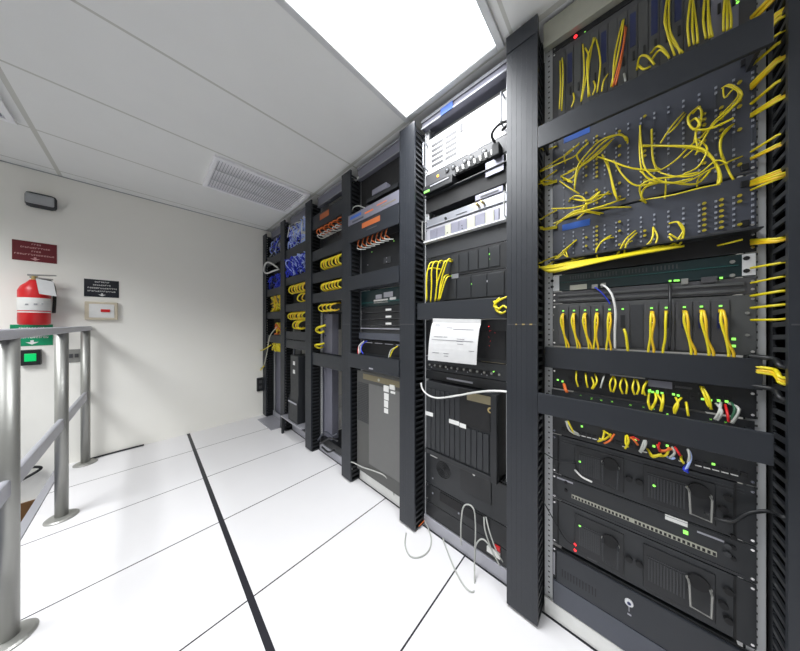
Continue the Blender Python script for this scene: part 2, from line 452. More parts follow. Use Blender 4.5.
# ------------------------------------------------------------------ bays
# bay index: 0 = right (fibre) ... 5 = at the far wall;   (yL, yR): left and right edge as seen
BAY = [(.238, -.296)] + [(PR[k+1]-.003, PR[k]+.123) for k in range(1, 6)]
bayname = ['the fibre rack nearest the viewer', 'the white server rack', 'the grey cabinet rack', 'the rack left of the grey cabinet rack',
           'the rack with the tall black unit', 'the last rack by the far wall']
def rack(b):
    yL, yR = BAY[b]
    t = thing('equipment_rack', 'open two-post equipment rack frame: '+bayname[b], 'rack', (XR+.1, (yL+yR)/2, 0), 'open equipment racks')
    for i, y in enumerate((yL, yR)):
        s = 1 if i else -1
        m_ = MB().box(XR, XR+.004, y, y+s*.032, .0, 2.46).box(XR+.004, XR+.075, y, y+s*.004, .0, 2.46).box(XR+.075, XR+.079, y, y+s*.02, 0, 2.46)
        m_.build('rail', 'rail', t, loc=(XR, y+s*.016, 0))
    z0, z1 = (2.395, 2.497) if b == 0 else (2.41 if b == 1 else 2.37, 2.462)
    tb = MB().box(XR-.03, XR-.001, yL-.001, yR+.001, z0, z1).box(XR-.03, XR+.10, yL-.001, yR+.001, z1-.004, z1)
    tb = tb.build('top_crossbar', 'cream_metal' if b == 0 else 'brushed_silver', t, bevel=.002)
    if b: MB().box(XR-.036, XR-.030, yL, yR, z1-.014, z1+.002).box(XR-.036, XR-.030, yL, yR, z0, z0+.008).build('lip', 'silver', tb)
    MB().box(XR-.012, XR-.002, yL-.001, yR+.001, 0.001, .068).box(XR-.002, XR+.16, yL-.033, yR+.033, .001, .012).build('base_angle', 'white_plastic' if b in (0, 2) else 'aluminium', t, bevel=.0015)
    for q in (.25, .72):
        y = yL+(yR-yL)*q
        MB().box(XR+.01, XR+.03, y-.015, y+.015, z1+.0005, CEIL-.014 if b == 0 else CEIL-.02).build('hanger', 'black_metal', t)
    return t
racks = [rack(b) for b in range(6)]

FX = XR-.006                     # face of the equipment
def edges(b, inset=.012):
    yL, yR = BAY[b]
    return yL-inset-(.018 if b == 0 else 0), yR+inset+(.004 if b == 0 else 0)
def unit(name, label, cat, b, z0, z1, m='black_plastic', depth=.42, x=FX, group=None, ears='same', inset=.012, gap=.001):
    """a rack-mounted box: chassis between the rails, faceplate with mounting ears in front"""
    yL, yR = edges(b, inset); z0 += gap; z1 -= gap
    t = thing(name, label, cat, (x, (yL+yR)/2, z0), group)
    MB().box(x+.004, x+depth, yL-.030, yR+.030, z0+.001, z1-.001).build('chassis', 'black_plastic' if m not in ('white_metal', 'ups_grey', 'silver') else m, t)
    MB().box(x, x+.004, yL, yR, z0, z1).build('faceplate', m, t, bevel=.0012)
    for y in (yL-.007, yR+.007):
        for z in ((z0+.012, z1-.012) if z1-z0 > .04 else ((z0+z1)/2,)):
            MB().cyl((x-.0025, y, z), (x, y, z), .0035, 8).build('screw', 'chrome', t)
    t['_x'] = x
    return t
def on(t, name, m, px0, px1, pya, pyb, out=.004, bevel=0, x=None, base=None, h=0):
    """a plate standing `out` proud of the unit's face between two measured corners"""
    x = t.location.x if x is None else x
    a, b = P(px0, pya, x), P(px1, pyb, x)
    if h: b.z = a.z-h
    return MB().box(x-out, x-.0001, a.y, b.y, a.z, b.z).build(name, m, t if base is None else base, bevel=bevel)
def dots(t, name, m, pts, r=.0025, out=.002, sq=False):
    x = t.location.x; name = name[:-1] if name.endswith('s') else name
    for px, py in pts:
        s = MB(); p = P(px, py, x)
        if sq: s.box(x-out, x-.0001, p.y-r, p.y+r, p.z-r, p.z+r)
        else: s.cyl((x-out, p.y, p.z), (x-.0001, p.y, p.z), r, 8)
        s.build(name, m, t)
def yz(t, name, m, rects, out=.002, bevel=0, x=None, parent=None, din=.0001):
    x = t.location.x if x is None else x; s = MB()
    for y0, y1, z0, z1 in rects: s.box(x-out, x-din, y0, y1, z0, z1)
    return s.build(name, m, t if parent is None else parent, bevel=bevel)
def hman(b, z0, z1, x, label, y0=None, y1=None, m='black_cover', group='horizontal cable managers'):
    yL, yR = edges(b, .004)
    if b == 0: yL, yR = BAY[0][0]-.002, BAY[0][1]+.020
    if y0 is not None: yL, yR = y0, y1
    t = thing('horizontal_cable_manager', label, 'cable manager', (x, (yL+yR)/2, z0), group)
    MB().box(x, x+.004, yL, yR, z0, z1).box(x+.004, x+.012, yL, yR, z1-.004, z1).box(x+.004, x+.012, yL, yR, z0, z0+.004).build('cover', m, t, bevel=.0012)
    for q in (.06, .35, .65, .94):
        y = yL+(yR-yL)*q
        if b and FX-.006 > x+.014: MB().box(x+.013, FX-.006, y-.003, y+.003, z0+.035, z0+.045).build('bracket', 'black_metal', t)
    a, bb = edges(b, .010)
    for y in ((yL-.012, yR+.012) if b == 0 and x < 1.1 else ()): MB().box(x+.013, FX-.008, y-.004, y+.004, z0+.02, z1-.02).build('arm', 'black_metal', t)
    if b or z0 < 1.5: MB().box(FX-.004, FX, min(yL, a), max(yR, bb), z0+.002, z1-.002).build('back_plate', 'black_metal', t)
    return t
def cord(label, group, pts, m='yellow', r=.0022, name='fibre_cable', ends=None, n=6, smooth=4, cat='cord', em='yellow'):
    o = MB().tube(pts, r, n, smooth=smooth)
    p0 = Vector(pts[0])
    if ends:
        t = thing(name, label, cat, p0, group)
        o.build('jacket', m, t, smooth=True)
        MB().box(p0.x, p0.x+.018, p0.y-.004, p0.y+.004, p0.z-.005, p0.z+.005).build('connector', ends, t)
        return t
    o = o.build(name, m, None, loc=p0, smooth=True)
    return tag(o, label, cat, group)

def A(pts, ox, oy, s): return [(ox+x/s, oy+y/s) for x, y in pts]
def pcord(label, group, px, m='yellow', r=.0022, dx0=.0, dx1=.03, x=FX, ends=None, end_in=False, **k):
    """a cord laid over the measured points: leaves the face, bulges towards the viewer"""
    n = len(px); pts = []
    for i, (a, b) in enumerate(px):
        q = i/(n-1); bulge = math.sin(math.pi*min(1, q*1.0)) if end_in else math.sin(math.pi/2*min(1, q*2.2))
        pts.append(P(a, b, x-.004-dx0-dx1*bulge))
    return cord(label, group, pts, m, r, ends=ends, **k)

# ================= bay 0: the fibre rack =================
t = unit('alarm_unit', 'thin black panel with one red lamp at the top of the fibre rack', 'panel', 0, 2.371, 2.394, 'black_plastic', .1)
dots(t, 'red_lamp', 'led_red', [(575.6, 37)], .006, .004)
dots(t, 'green_lamp', 'led_green', [(585, 32)], .002, .002)
t = unit('card_chassis', 'grey card chassis with dark blue windows above the topmost wide cover of the fibre rack', 'network equipment', 0, 2.012, 2.370, 'mid_grey', .4)
yL, yR = edges(0)
n = 17; wcd = (yL-yR-.05)/n
for i in range(n):
    y1 = yL-.022-i*wcd; y0 = y1-wcd+.002
    c_ = MB().box(FX-.004, FX-.0001, y0, y1, 2.06, 2.345).build('card', 'card_grey' if i not in (15, 16) else 'brushed_silver', t, bevel=.0008)
    if i in (1, 5, 7, 8, 10, 11, 12, 14): MB().box(FX-.0052, FX-.0041, y0+.004, y1-.005, 2.205, 2.322).build('window', 'navy', c_)
    MB().box(FX-.007, FX-.0041, y0+.006, y1-.012, 2.155, 2.185).build('port', 'black_plastic', c_)
dots(t, 'green_lamp', 'led_green', [(735, 2), (737, 4)], .003, .006)
lb, gp = 'yellow fibre cord hanging down the front of the topmost grey card chassis', 'yellow fibre cords on the top card chassis'
R1 = lambda pts: A(pts, 540, 0, 5.42)
R2 = lambda pts: A(pts, 660, 0, 5.42)
for q in ([(120,315),(125,400),(118,600)], [(108,330),(112,450),(105,590)], [(232,240),(240,400),(222,550)], [(245,260),(265,330),(225,545)],
          [(290,205),(262,380),(262,525)], [(300,205),(255,330),(270,520)], [(305,215),(328,340),(310,500)], [(455,105),(430,260),(385,470)],
          [(448,110),(405,300),(395,465)], [(370,400),(345,440),(335,495)], [(290,440),(300,470),(285,515)], [(180,505),(185,540),(170,580)]):
    pcord(lb, gp, R1(q), r=.0026, dx1=.03)
for q in ([(525,380),(540,310),(580,305),(620,350)], [(530,350),(560,375),(600,360)], [(600,290),(640,250),(680,280),(700,315)], [(600,330),(650,270),(690,300)]):
    pcord('yellow fibre loop curling in front of the lower edge of the top card chassis', 'yellow fibre loops on the top card chassis', R1(q), r=.003, dx1=.035)
for q in ([(45,-40),(25,120),(70,230),(125,285)], [(50,-40),(50,150),(95,250),(110,290)], [(30,60),(40,180),(80,300)], [(170,-40),(150,130),(160,250)], [(172,-40),(200,160),(205,235)],
          [(180,-40),(175,140),(185,240)], [(245,-40),(235,110),(250,210)], [(255,-40),(270,120),(285,200)], [(262,-40),(262,110),(270,205)],
          [(355,-40),(345,90),(345,170)], [(362,-40),(385,90),(385,155)], [(358,-40),(365,90),(365,165)]):
    pcord(lb, gp, R2(q), r=.0028, dx1=.032)
for q in ([(460,140),(450,260),(395,470)], [(468,150),(440,330),(410,460)]):
    pcord('orange fibre cord hanging among the yellow ones on the top card chassis', 'orange fibre cords', R1(q), 'orange', .0026, dx1=.034)
pcord('pale grey fibre cord among the cords of the top card chassis', None, R1([(455,400),(462,430),(465,440)]), 'grey_cord', .003)
hman(0, 1.925, 2.008, 1.048, 'wide black cover across the fibre rack, topmost of its cable managers')

def fibre_panel(z0, z1, label, blocks, tagpx):
    t = unit('fibre_patch_bay', label, 'patch panel', 0, z0, z1, 'slate_panel', .35)
    yL, yR = edges(0)
    n = 15
    for i in range(n):
        y = yL-.040-i*.0315; s = MB()
        s.box(FX-.0012, FX-.0001, y-.0012, y+.0012, blocks[0][0]-.003, blocks[-1][0]+.0165*blocks[-1][1]-.013, 1)
        for za, k in blocks:
            for j in range(k):
                z = za+j*.0165
                s.box(FX-.004, FX-.0001, y-.0022, y+.0022, z-.003, z+.003)
        a_ = s.build('adapter_column', ['adapter_grey', 'slate_panel'], t)
        for za, k in blocks:
            for j in range(k):
                z = za+j*.0165
                if ((i*7+j*(i % 3)) % 5 in (0, 1) and i in (2, 3, 5, 7, 9, 11, 13)) or (k == 6 and i in (11, 12)):
                    MB().cyl((FX-.010, y-.009, z), (FX-.0041, y-.009, z), .0042, 8).build('dust_cap', 'cap_yellow', a_)
    a, b = P(*tagpx[0]), P(*tagpx[1])
    MB().box(FX-.0015, FX-.0001, a.y, b.y, tagpx[2], tagpx[3]).build('blue_label', 'blue_label', t)
    for y in (yL-.012, yR+.02):
        for z in (z0+.02, z1-.025): MB().box(FX-.006, FX-.0001, y-.007, y+.007, z-.009, z+.009).build('latch', 'black_plastic', t, bevel=.001)
    MB().box(FX-.003, FX-.0001, yR+.012, yL-.012, z0+.003, z0+.008).build('lower_lip', 'mid_grey', t)
    return t
fibre_panel(1.660, 2.004, 'tall fibre patch panel crossed by a tangle of yellow cords', [(1.69, 4), (1.79, 6), (1.925, 2)], ((564, 140), (590, 130), 1.972, 1.994))
fibre_panel(1.500, 1.657, 'lower fibre patch panel with a blue label, under the tall one', [(1.518, 6)], ((562.5, 234), (590, 232), 1.615, 1.640))
R3 = lambda pts: A(pts, 540, 120, 4.34)
R4 = lambda pts: A(pts, 640, 70, 3.42)
lb, gp = 'yellow fibre cord looped across the tall fibre patch panel', 'yellow fibre cords on the tall patch panel'
for q in ([(380,100),(375,75),(330,65),(260,90),(200,150),(160,210),(150,300)], [(375,90),(350,62),(290,85),(230,140),(170,210),(150,290)], [(310,90),(250,150),(180,200),(90,245)], [(320,80),(260,130),(190,190),(120,225)],
          [(170,100),(130,140),(80,170),(0,220)], [(210,95),(160,150),(100,180),(0,225)], [(110,190),(110,150),(170,105)], [(180,190),(160,150),(210,100)],
          [(250,160),(300,175),(400,210),(521,218)], [(320,175),(360,240),(420,285),(521,265)], [(270,150),(300,220),(320,310),(340,345)], [(290,170),(310,250),(335,345)],
          [(435,25),(432,120),(440,210),(470,255),(521,268)], [(85,265),(120,290),(170,320)], [(90,245),(140,270),(120,265)], [(100,260),(140,250),(200,170)],
          [(300,310),(240,350),(150,380),(50,385)], [(370,340),(280,370),(200,395),(100,430),(60,450)], [(395,378),(300,380),(200,390),(150,400)],
          [(125,355),(150,330),(190,340),(200,390),(160,430)], [(275,405),(200,395),(150,395),(90,435)], [(460,360),(440,330),(460,290),(521,270)],
          [(50,262),(20,262),(0,262)], [(260,310),(210,350),(180,400)], [(310,320),(250,330),(200,370),(140,410)], [(350,345),(300,365),(250,380),(190,395)],
          [(130,340),(190,350),(230,340),(260,310)], [(150,400),(90,440),(70,455)], [(260,410),(210,400),(170,400),(120,420)], [(485,40),(488,150),(500,200),(521,215)]):
    pcord(lb, gp, R3(q), r=random.uniform(.0022, .0031), dx1=random.uniform(.012, .045))
for q in ([(285,60),(300,55),(345,80),(310,130),(250,180),(215,240),(150,300)], [(285,60),(290,95),(320,65),(335,90),(270,160),(200,240)], [(280,62),(310,50),(350,85),(300,145),(240,200),(190,290)],
          [(200,125),(165,160),(180,200),(240,200),(320,165)], [(205,125),(210,170),(190,215),(200,280)], [(180,150),(200,130),(212,150),(195,200),(185,250)], [(165,185),(190,165),(205,190),(180,205)],
          [(150,145),(110,190),(70,250)], [(155,150),(125,190),(100,215)], [(0,258),(100,260),(200,265),(250,305),(275,360),(270,390)], [(0,262),(120,262),(215,280),(265,330),(278,385)], [(60,260),(180,262),(240,295),(268,350),(265,390)],
          [(0,340),(60,345),(120,310),(160,270),(200,235)], [(320,185),(285,215),(275,270),(290,315)], [(315,190),(275,240),(280,300)],
          [(350,295),(300,315),(240,340),(150,385),(50,380),(0,345)], [(290,315),(305,350),(320,375)], [(45,300),(60,345),(130,365),(200,355),(260,310),(300,320)],
          [(10,450),(0,400),(40,375),(120,365),(200,350)], [(195,400),(200,370),(230,345)], [(0,445),(100,430),(200,405),(275,390)], [(85,440),(88,405),(88,370)], [(0,190),(5,260),(20,340),(90,385),(180,370)],
          [(240,345),(190,390),(100,385),(30,385)], [(200,240),(230,270),(200,330),(150,355)]):
    pcord(lb, gp, R4(q), r=random.uniform(.0019, .0030), dx1=random.uniform(.015, .05))
lb, gp = 'yellow fibre cord hanging over the lower fibre patch panel', 'yellow fibre cords on the lower patch panel'
for q in ([(160,520),(100,570),(30,640)], [(150,525),(90,590),(20,640)], [(215,590),(100,620),(0,645)], [(320,510),(280,520),(245,560),(250,600)], [(310,500),(265,530),(240,580)], [(415,480),(370,520),(340,580)],
          [(420,490),(380,530),(365,580)], [(490,465),(510,510),(480,560),(400,580),(280,595)], [(495,470),(480,530),(440,570)], [(400,525),(360,545),(330,590)], [(110,560),(115,580),(125,600)], [(100,565),(110,590),(150,605)]):
    pcord(lb, gp, R3(q), r=.0024, dx1=.02)
for q in ([(100,525),(130,520),(150,545),(140,580),(100,560)], [(100,570),(130,600),(150,560),(130,520)], [(0,625),(80,610),(120,590),(150,550)], [(45,540),(40,580),(0,620)], [(0,628),(90,605),(135,580)], [(265,600),(310,590),(350,580)]):
    pcord(lb, gp, R4(q), r=.0026, dx1=.02)
for i in range(7):
    z = 1.474+i*.002
    pts = [P(660+i*4, 246, FX-.03), P(620, 255+i*.4, FX-.035-.003*i), P(575, 262+i*.9, FX-.04-.003*i), P(550, 266+i, FX-.045-.003*(i % 3)), Vector((1.10+.004*i, .252, z-.008)), Vector((1.105+.004*i, .27, z-.01))]
    cord('yellow fibre cord gathered along the lip under the lower fibre panel', 'yellow fibre cords along the shelf lip', pts, 'yellow', .0034)
# cords entering the finger ducts beside the panels
def duct(y, dy, n=2, side=-1, r=.004, lab=None):
    for i in range(n):
        if side < 0:
            a = P(751, y+i*1.4, FX-.008); z2 = a.z + .6*dy/330 - i*.003
            pts = [a, Vector((1.118-.004*i, -.2978, z2)), Vector((1.112-.004*i, -.328, z2+.004))]
            cord('yellow fibre cord leaving the right side of the fibre rack into the finger duct', 'yellow fibre cords entering the right duct', pts, 'yellow' if i != 1 else 'gold_yellow', r*random.uniform(.7, 1.), smooth=0)
        else:
            a = P(557, y+i*1.6, FX-.008); z2 = a.z + dy/250
            pts = [a, Vector((1.15, .233, (a.z+z2)/2)), Vector((1.125, .240, z2)), Vector((1.118, .262, z2-.004))]
            cord('yellow fibre cord leaving the left side of the fibre rack into the finger duct', 'yellow fibre cords entering the left duct', pts, 'yellow', r*.75)
for y, dy, n in ((17, 3, 2), (22, 4, 2), (45, 14, 3), (49, 14, 3), (58, 3, 1), (66, 2, 1), (84, 9, 3), (88, 12, 2), (104, 6, 1), (114, 0, 3), (152, 4, 1), (158, 0, 2), (181, -2, 3), (184, -4, 2), (190, 0, 1),
                 (240, -8, 2), (243, -4, 2), (268, 0, 1), (283, 3, 1), (296, 3, 1), (308, 2, 1), (320, 0, 1)):
    duct(y, dy, n)
for y, dy, n in ((146, 0, 1), (170, -10, 1), (180, 0, 2), (210, -8, 1), (226, 0, 2), (256, -6, 1)): duct(y, dy, n, 1)

# shelf, thin router, fan tray, card cage
t = unit('blank_shelf', 'dark face for the shaded shelf gap between the lower fibre panel and the thin router', 'shelf', 0, 1.436, 1.498, 'black_or_shade', .3)  # solid near-black front paints the shade of an open gap
yz(t, 'tray_lip', 'black_metal', [(yR, yL, 1.49, 1.494)], .045)
t = unit('router', 'thin dark teal router with silver ears under the fibre panels', 'network equipment', 0, 1.368, 1.435, 'teal_panel', .4)
yz(t, 'mounting_ear', 'white_metal', [(yL-.024, yL-.002, 1.371, 1.432)], .003); yz(t, 'mounting_ear', 'white_metal', [(yR+.002, yR+.024, 1.371, 1.432)], .003)
yz(t, 'trim_strip', 'teal_trim', [(yR+.03, yL-.03, 1.402, 1.4045)], .003)
dots(t, 'ear_bolts', 'black_or_shade', [(552.3, 281), (552.3, 287), (746, 258.5), (746, 271)], .006, .005)
on(t, 'label', 'cream_metal', 570, 587, 285.5, 291, h=.020)
vv = MB()
for k in range(34):
    if k % 9 == 8: continue
    y = yL-.06-k*.0085; vv.box(FX-.0012, FX-.0001, y-.003, y, 1.412, 1.426)
vv.build('vents', 'mid_grey', t)
on(t, 'serial_port', 'mid_grey', 701, 717, 277.5, 282, .005, .001)
on(t, 'network_port', 'steel', 681, 688, 279, 284, .004)
dots(t, 'green_lamps', 'led_green', [(670, 281), (675, 280.6), (678, 280.5), (721, 278)], .0028, .003, True)
dots(t, 'knobs', 'steel', [(732, 262), (732, 275.5)], .005, .005)
on(t, 'jack', 'steel', 592, 598, 285, 288.5, .012); on(t, 'jack', 'steel', 601, 606, 283.5, 287.5, .012)
t = unit('fan_tray', 'grey ribbed fan tray between the thin router and the card cage', 'network equipment', 0, 1.318, 1.367, 'mid_grey', .4)
yz(t, 'ridges', 'card_grey', [(yR+.02, yL-.02, 1.325, 1.333), (yR+.02, yL-.02, 1.345, 1.353)], .006, .0015)
t = unit('card_cage', 'grey card cage with a row of vertical modules, each feeding a yellow cord', 'network equipment', 0, 1.142, 1.317, 'card_grey', .42)
slots = [563.4, 574.1, 585.2, 597, 609.6, 622.7, 637, 651.4, 666, 684, 701, 720]
mids = [558]+[(a+b)/2 for a, b in zip(slots, slots[1:])]+[730]
for i, s_ in enumerate(slots):
    a, b = P(mids[i], 320, FX), P(mids[i+1], 320, FX)
    if i == 6:
        MB().box(FX-.002, FX-.0001, a.y-.002, b.y+.002, 1.15, 1.30).build('blank_module', 'dark_grey', t, bevel=.001); continue
    m_ = MB().box(FX-.004, FX-.0001, a.y-.0012, b.y+.0012, 1.148, 1.304).build('module', 'mid_grey', t, bevel=.001)
    c = P(s_, 320, FX)
    MB().box(FX-.006, FX-.0041, c.y-.006, c.y+.006, 1.22, 1.265).build('port_block', 'black_plastic' if i < 9 else 'navy', m_)
    MB().box(FX-.0065, FX-.0041, c.y-.003, c.y+.003, 1.284, 1.289).build('green_lamp', 'led_green', m_)
    if i in (1, 2, 3, 4, 7, 9, 10, 11): MB().box(FX-.0075, FX-.0061, c.y-.003, c.y+.003, 1.236, 1.239).build('white_lamp', 'white_plastic', m_)
dots(t, 'status_lamps', 'led_green', [(733.5, 339), (733.5, 346), (730, 347)], .0035, .003, True)
dots(t, 'bolts', 'steel', [(747, 313), (747, 335), (553, 315), (553, 330)], .004, .004)
lb, gp = 'yellow cord dropping from a module of the card cage behind the narrow cover', 'yellow cords on the card cage'
for i, s_ in enumerate(slots):
    if i in (5, 6): continue
    lab, g_ = lb, gp
    for k in range(2 if i != 8 else 1):
        dy = P(s_, 320, FX).y
        sgn = (1 if i < 5 else -1)
        o_ = .004*k
        end = dy-.012-.008*k if i < 3 or i > 8 else dy+.008-.012*k
        pts = [Vector((FX-.007, dy-o_, 1.272)), Vector((FX-.022, dy+.002-o_, 1.268)), Vector((FX-.032, dy+.004*(1-2*k), 1.24)), Vector((FX-.026, (dy+end)/2+.003*k, 1.19)), Vector((FX-.018, end, 1.15)), Vector((FX-.014, end, 1.12))]
        t_ = cord(lab, g_, pts, 'gold_yellow' if k else 'yellow', .0034, 'patch_cable', ends='gold_yellow' if not k else None, cat='cord')
pts = [Vector((FX-.02, P(624, 330).y, 1.215)), Vector((FX-.028, P(626, 340).y, 1.19)), Vector((FX-.014, P(628, 345).y, 1.13))]
cord('short yellow cord low on the card cage beside the white cord', None, pts, 'yellow', .004, 'patch_cable')
cord('white cord arching from the thin router down past the card cage', None, [P(601, 285, FX-.012), P(606, 287, FX-.035), P(612, 295, FX-.045), P(615.5, 310, FX-.045), P(615, 330, FX-.035), P(615, 350, FX-.012)], 'white_cord', .0036, 'patch_cable')
cord('black cord dropping from the thin router over the card cage', None, [P(670, 284, FX-.006), P(670, 300, FX-.04), P(670.5, 325, FX-.045), P(669, 350, FX-.014)], 'black_plastic', .0034, 'patch_cable')
cord('blue cord leaving the thin router beside the white one', None, [P(595, 287, FX-.012), P(602, 293, FX-.02), P(607, 299, FX-.012), P(610, 304, FX-.008)], 'blue_cord', .0022, 'patch_cable')
hman(0, 1.052, 1.138, 1.142, 'narrow black cover below the card cage in the fibre rack', BAY[0][0]-.006, BAY[0][1]+.012)
# cables beside the narrow cover at the right
for i, (m_, ya, yb) in enumerate((('black_plastic', 356, 358), ('yellow', 366, 369), ('yellow', 371, 374), ('gold_yellow', 369, 376), ('black_plastic', 385, 387))):
    a = P(748, ya, 1.15)
    cord(('black' if m_ == 'black_plastic' else 'yellow')+' cable curling round the right end of the narrow cover', 'cables round the right end of the narrow cover' if m_ != 'black_plastic' else 'black cables round the narrow cover',
         [a, Vector((1.135, -.296, a.z-.002)), Vector((1.11, -.2975, a.z-.008)), Vector((1.095, -.299, a.z-.018)), Vector((1.097, -.33, a.z-.02))], m_, .0065 if m_ == 'black_plastic' else .0045, 'cable', cat='cable')

t = unit('network_switch', 'black network switch with yellow cords between the two lower wide covers', 'network switch', 0, .964, 1.050, 'black_plastic', .4)
R7 = lambda pts: A(pts, 540, 360, 4.65)
R8 = lambda pts: A(pts, 640, 370, 4.34)
yz(t, 'port_row', 'black_or_shade', [(yL-.055-i*.0165-.012, yL-.055-i*.0165, .994, 1.006) for i in range(24)]+[(yL-.055-i*.0165-.012, yL-.055-i*.0165, 1.009, 1.021) for i in range(24)], .003)
on(t, 'name_strip', 'wire_screen', 610, 645, 373.5, 376.5, h=.006); on(t, 'label', 'brushed_silver', 648, 672, 379.5, 388.5, h=.022); on(t, 'name_strip', 'mid_grey', 675, 692, 385.5, 388, h=.006)
dots(t, 'green_lamps', 'led_green', R7([(83,92),(105,99),(240,178),(285,186),(335,192),(420,208),(510,140),(545,145)])+R8([(40,92),(55,95),(75,97),(95,100),(145,105),(165,110),(270,125),(305,130),(340,132),(375,136)]), .003, .004, True)
dots(t, 'lower_lamps', 'led_green', R7([(190,164)])+R8([(15,160),(60,168),(118,190),(305,212),(370,225)]), .0022, .004, True)
lb, gp = 'yellow cord plugged into the switch between the two lower wide covers', 'yellow cords on the upper switch'
for q in ([(170,50),(168,90),(178,125)], [(212,60),(215,95),(222,128)], [(255,65),(265,100),(245,135)], [(240,80),(250,110),(240,135)], [(340,75),(325,110),(330,148)], [(345,78),(352,110),(340,150)], [(385,82),(372,120),(385,158)],
          [(395,85),(405,120),(400,158)], [(440,88),(430,130),(440,162)], [(450,90),(460,130),(450,160)], [(500,98),(480,130),(490,165)], [(505,165),(505,200),(515,230)], [(540,170),(530,210),(515,232)]):
    pcord(lb, gp, R7(q), r=.0028, dx1=.022)
for q in ([(30,50),(15,80),(10,105)], [(40,100),(35,140),(45,172)], [(65,100),(70,130),(50,165)], [(75,105),(95,140),(88,180)], [(100,105),(100,140),(92,180)], [(155,120),(165,150),(150,190)], [(180,120),(150,160),(150,190)],
          [(200,140),(205,170),(210,200)], [(262,70),(285,120),(312,172)], [(272,72),(300,125),(308,170)], [(268,75),(290,140),(300,160)]):
    pcord(lb, gp, R8(q), r=.0030, dx1=.022)
pcord('white cord on the upper switch, left among yellow cords', None, R7([(300,70),(290,100),(282,130)]), 'grey_cord', .0028)
pcord('orange cord at the left end of the upper switch', None, R7([(112,112),(118,135),(126,150)]), 'orange', .0055)
for q in ([(350,140),(345,180),(325,215)], [(385,145),(430,170),(400,232)], [(400,145),(425,185),(395,230)], [(330,145),(355,180),(335,218)]):
    pcord('pale grey cord at the right end of the upper switch', 'grey cords at the right end of the upper switch', R8(q), 'grey_cord', .0034)
pcord('red cord between the grey cords at the right end of the upper switch', None, R8([(370,150),(380,190),(385,225)]), 'red', .003)
pcord('green cord between the grey cords at the right end of the upper switch', None, R8([(395,140),(412,170),(395,215)]), 'led_green' if False else 'green_board', .003)
hman(0, .884, .962, 1.048, 'wide black cover across the fibre rack between the two network switches')

t = unit('network_switch', 'lower network switch with coloured cords and a row of white jacks, below the wide cover', 'network switch', 0, .775, .882, 'black_plastic', .4)
yz(t, 'port_row', 'black_or_shade', [(yL-.032-i*.0165-.012, yL-.032-i*.0165, .797, .809) for i in range(27)], .004)
for i in list(range(3, 8))+[11, 14, 19, 21, 22, 23, 24, 25]: yz(t, 'jack_frame', 'white_plastic', [(yL-.032-i*.0165-.0122, yL-.032-i*.0165+.0002, .794, .7965)], .005)
on(t, 'label', 'wire_screen', 622, 645, 427.5, 431, h=.012)
dots(t, 'green_lamps', 'led_green', R7([(195,308),(445,368)])+R8([(60,330),(118,328),(318,408)]), .003, .004, True)
cols = {'y': 'yellow', 'g': 'grey_cord', 'o': 'orange', 'r': 'red', 'b': 'blue_cord', 'p': 'pale_blue_cord'}
nm = {'y': 'yellow', 'g': 'pale grey', 'o': 'orange', 'r': 'red', 'b': 'blue', 'p': 'pale blue'}
for k, q, f in (('g', [(120,285),(140,330),(185,352)], R7), ('g', [(125,285),(150,325),(180,345)], R7), ('y', [(130,285),(145,315),(160,345)], R7), ('y', [(300,330),(290,370),(268,378)], R7), ('y', [(330,345),(300,370),(275,365)], R7),
                ('y', [(295,330),(320,345),(328,358)], R7), ('o', [(345,345),(325,375),(298,388)], R7), ('y', [(405,350),(412,380),(395,412)], R7), ('y', [(400,352),(398,385),(410,405)], R7), ('o', [(420,360),(440,375),(455,395)], R7),
                ('r', [(430,358),(445,365),(460,372)], R7), ('g', [(492,375),(485,405),(462,425)], R7), ('g', [(485,375),(475,400),(468,420)], R7), ('y', [(500,415),(525,445),(556,440)], R7), ('r', [(556,385),(550,405),(558,425)], R7),
                ('g', [(28,310),(20,335),(2,358)], R8), ('y', [(38,350),(55,378),(95,365)], R8), ('y', [(60,370),(110,372),(125,340)], R8), ('o', [(75,325),(95,350),(140,342)], R8), ('o', [(90,355),(115,350),(128,335)], R8),
                ('g', [(140,335),(150,360),(130,380)], R8), ('p', [(115,375),(140,385),(150,380)], R8), ('r', [(152,335),(165,355),(175,372)], R8), ('y', [(178,372),(180,390),(190,405)], R8), ('g', [(208,345),(215,375),(208,405)], R8),
                ('p', [(212,350),(220,385),(195,440)], R8), ('b', [(205,410),(190,430),(210,445)], R8), ('b', [(190,425),(200,438),(205,425)], R8)):
    pcord('%s cord curling out of the lower switch under the wide cover' % nm[k], '%s cords on the lower switch' % nm[k], f(q), cols[k], .0032, dx1=.028, name='patch_cable')

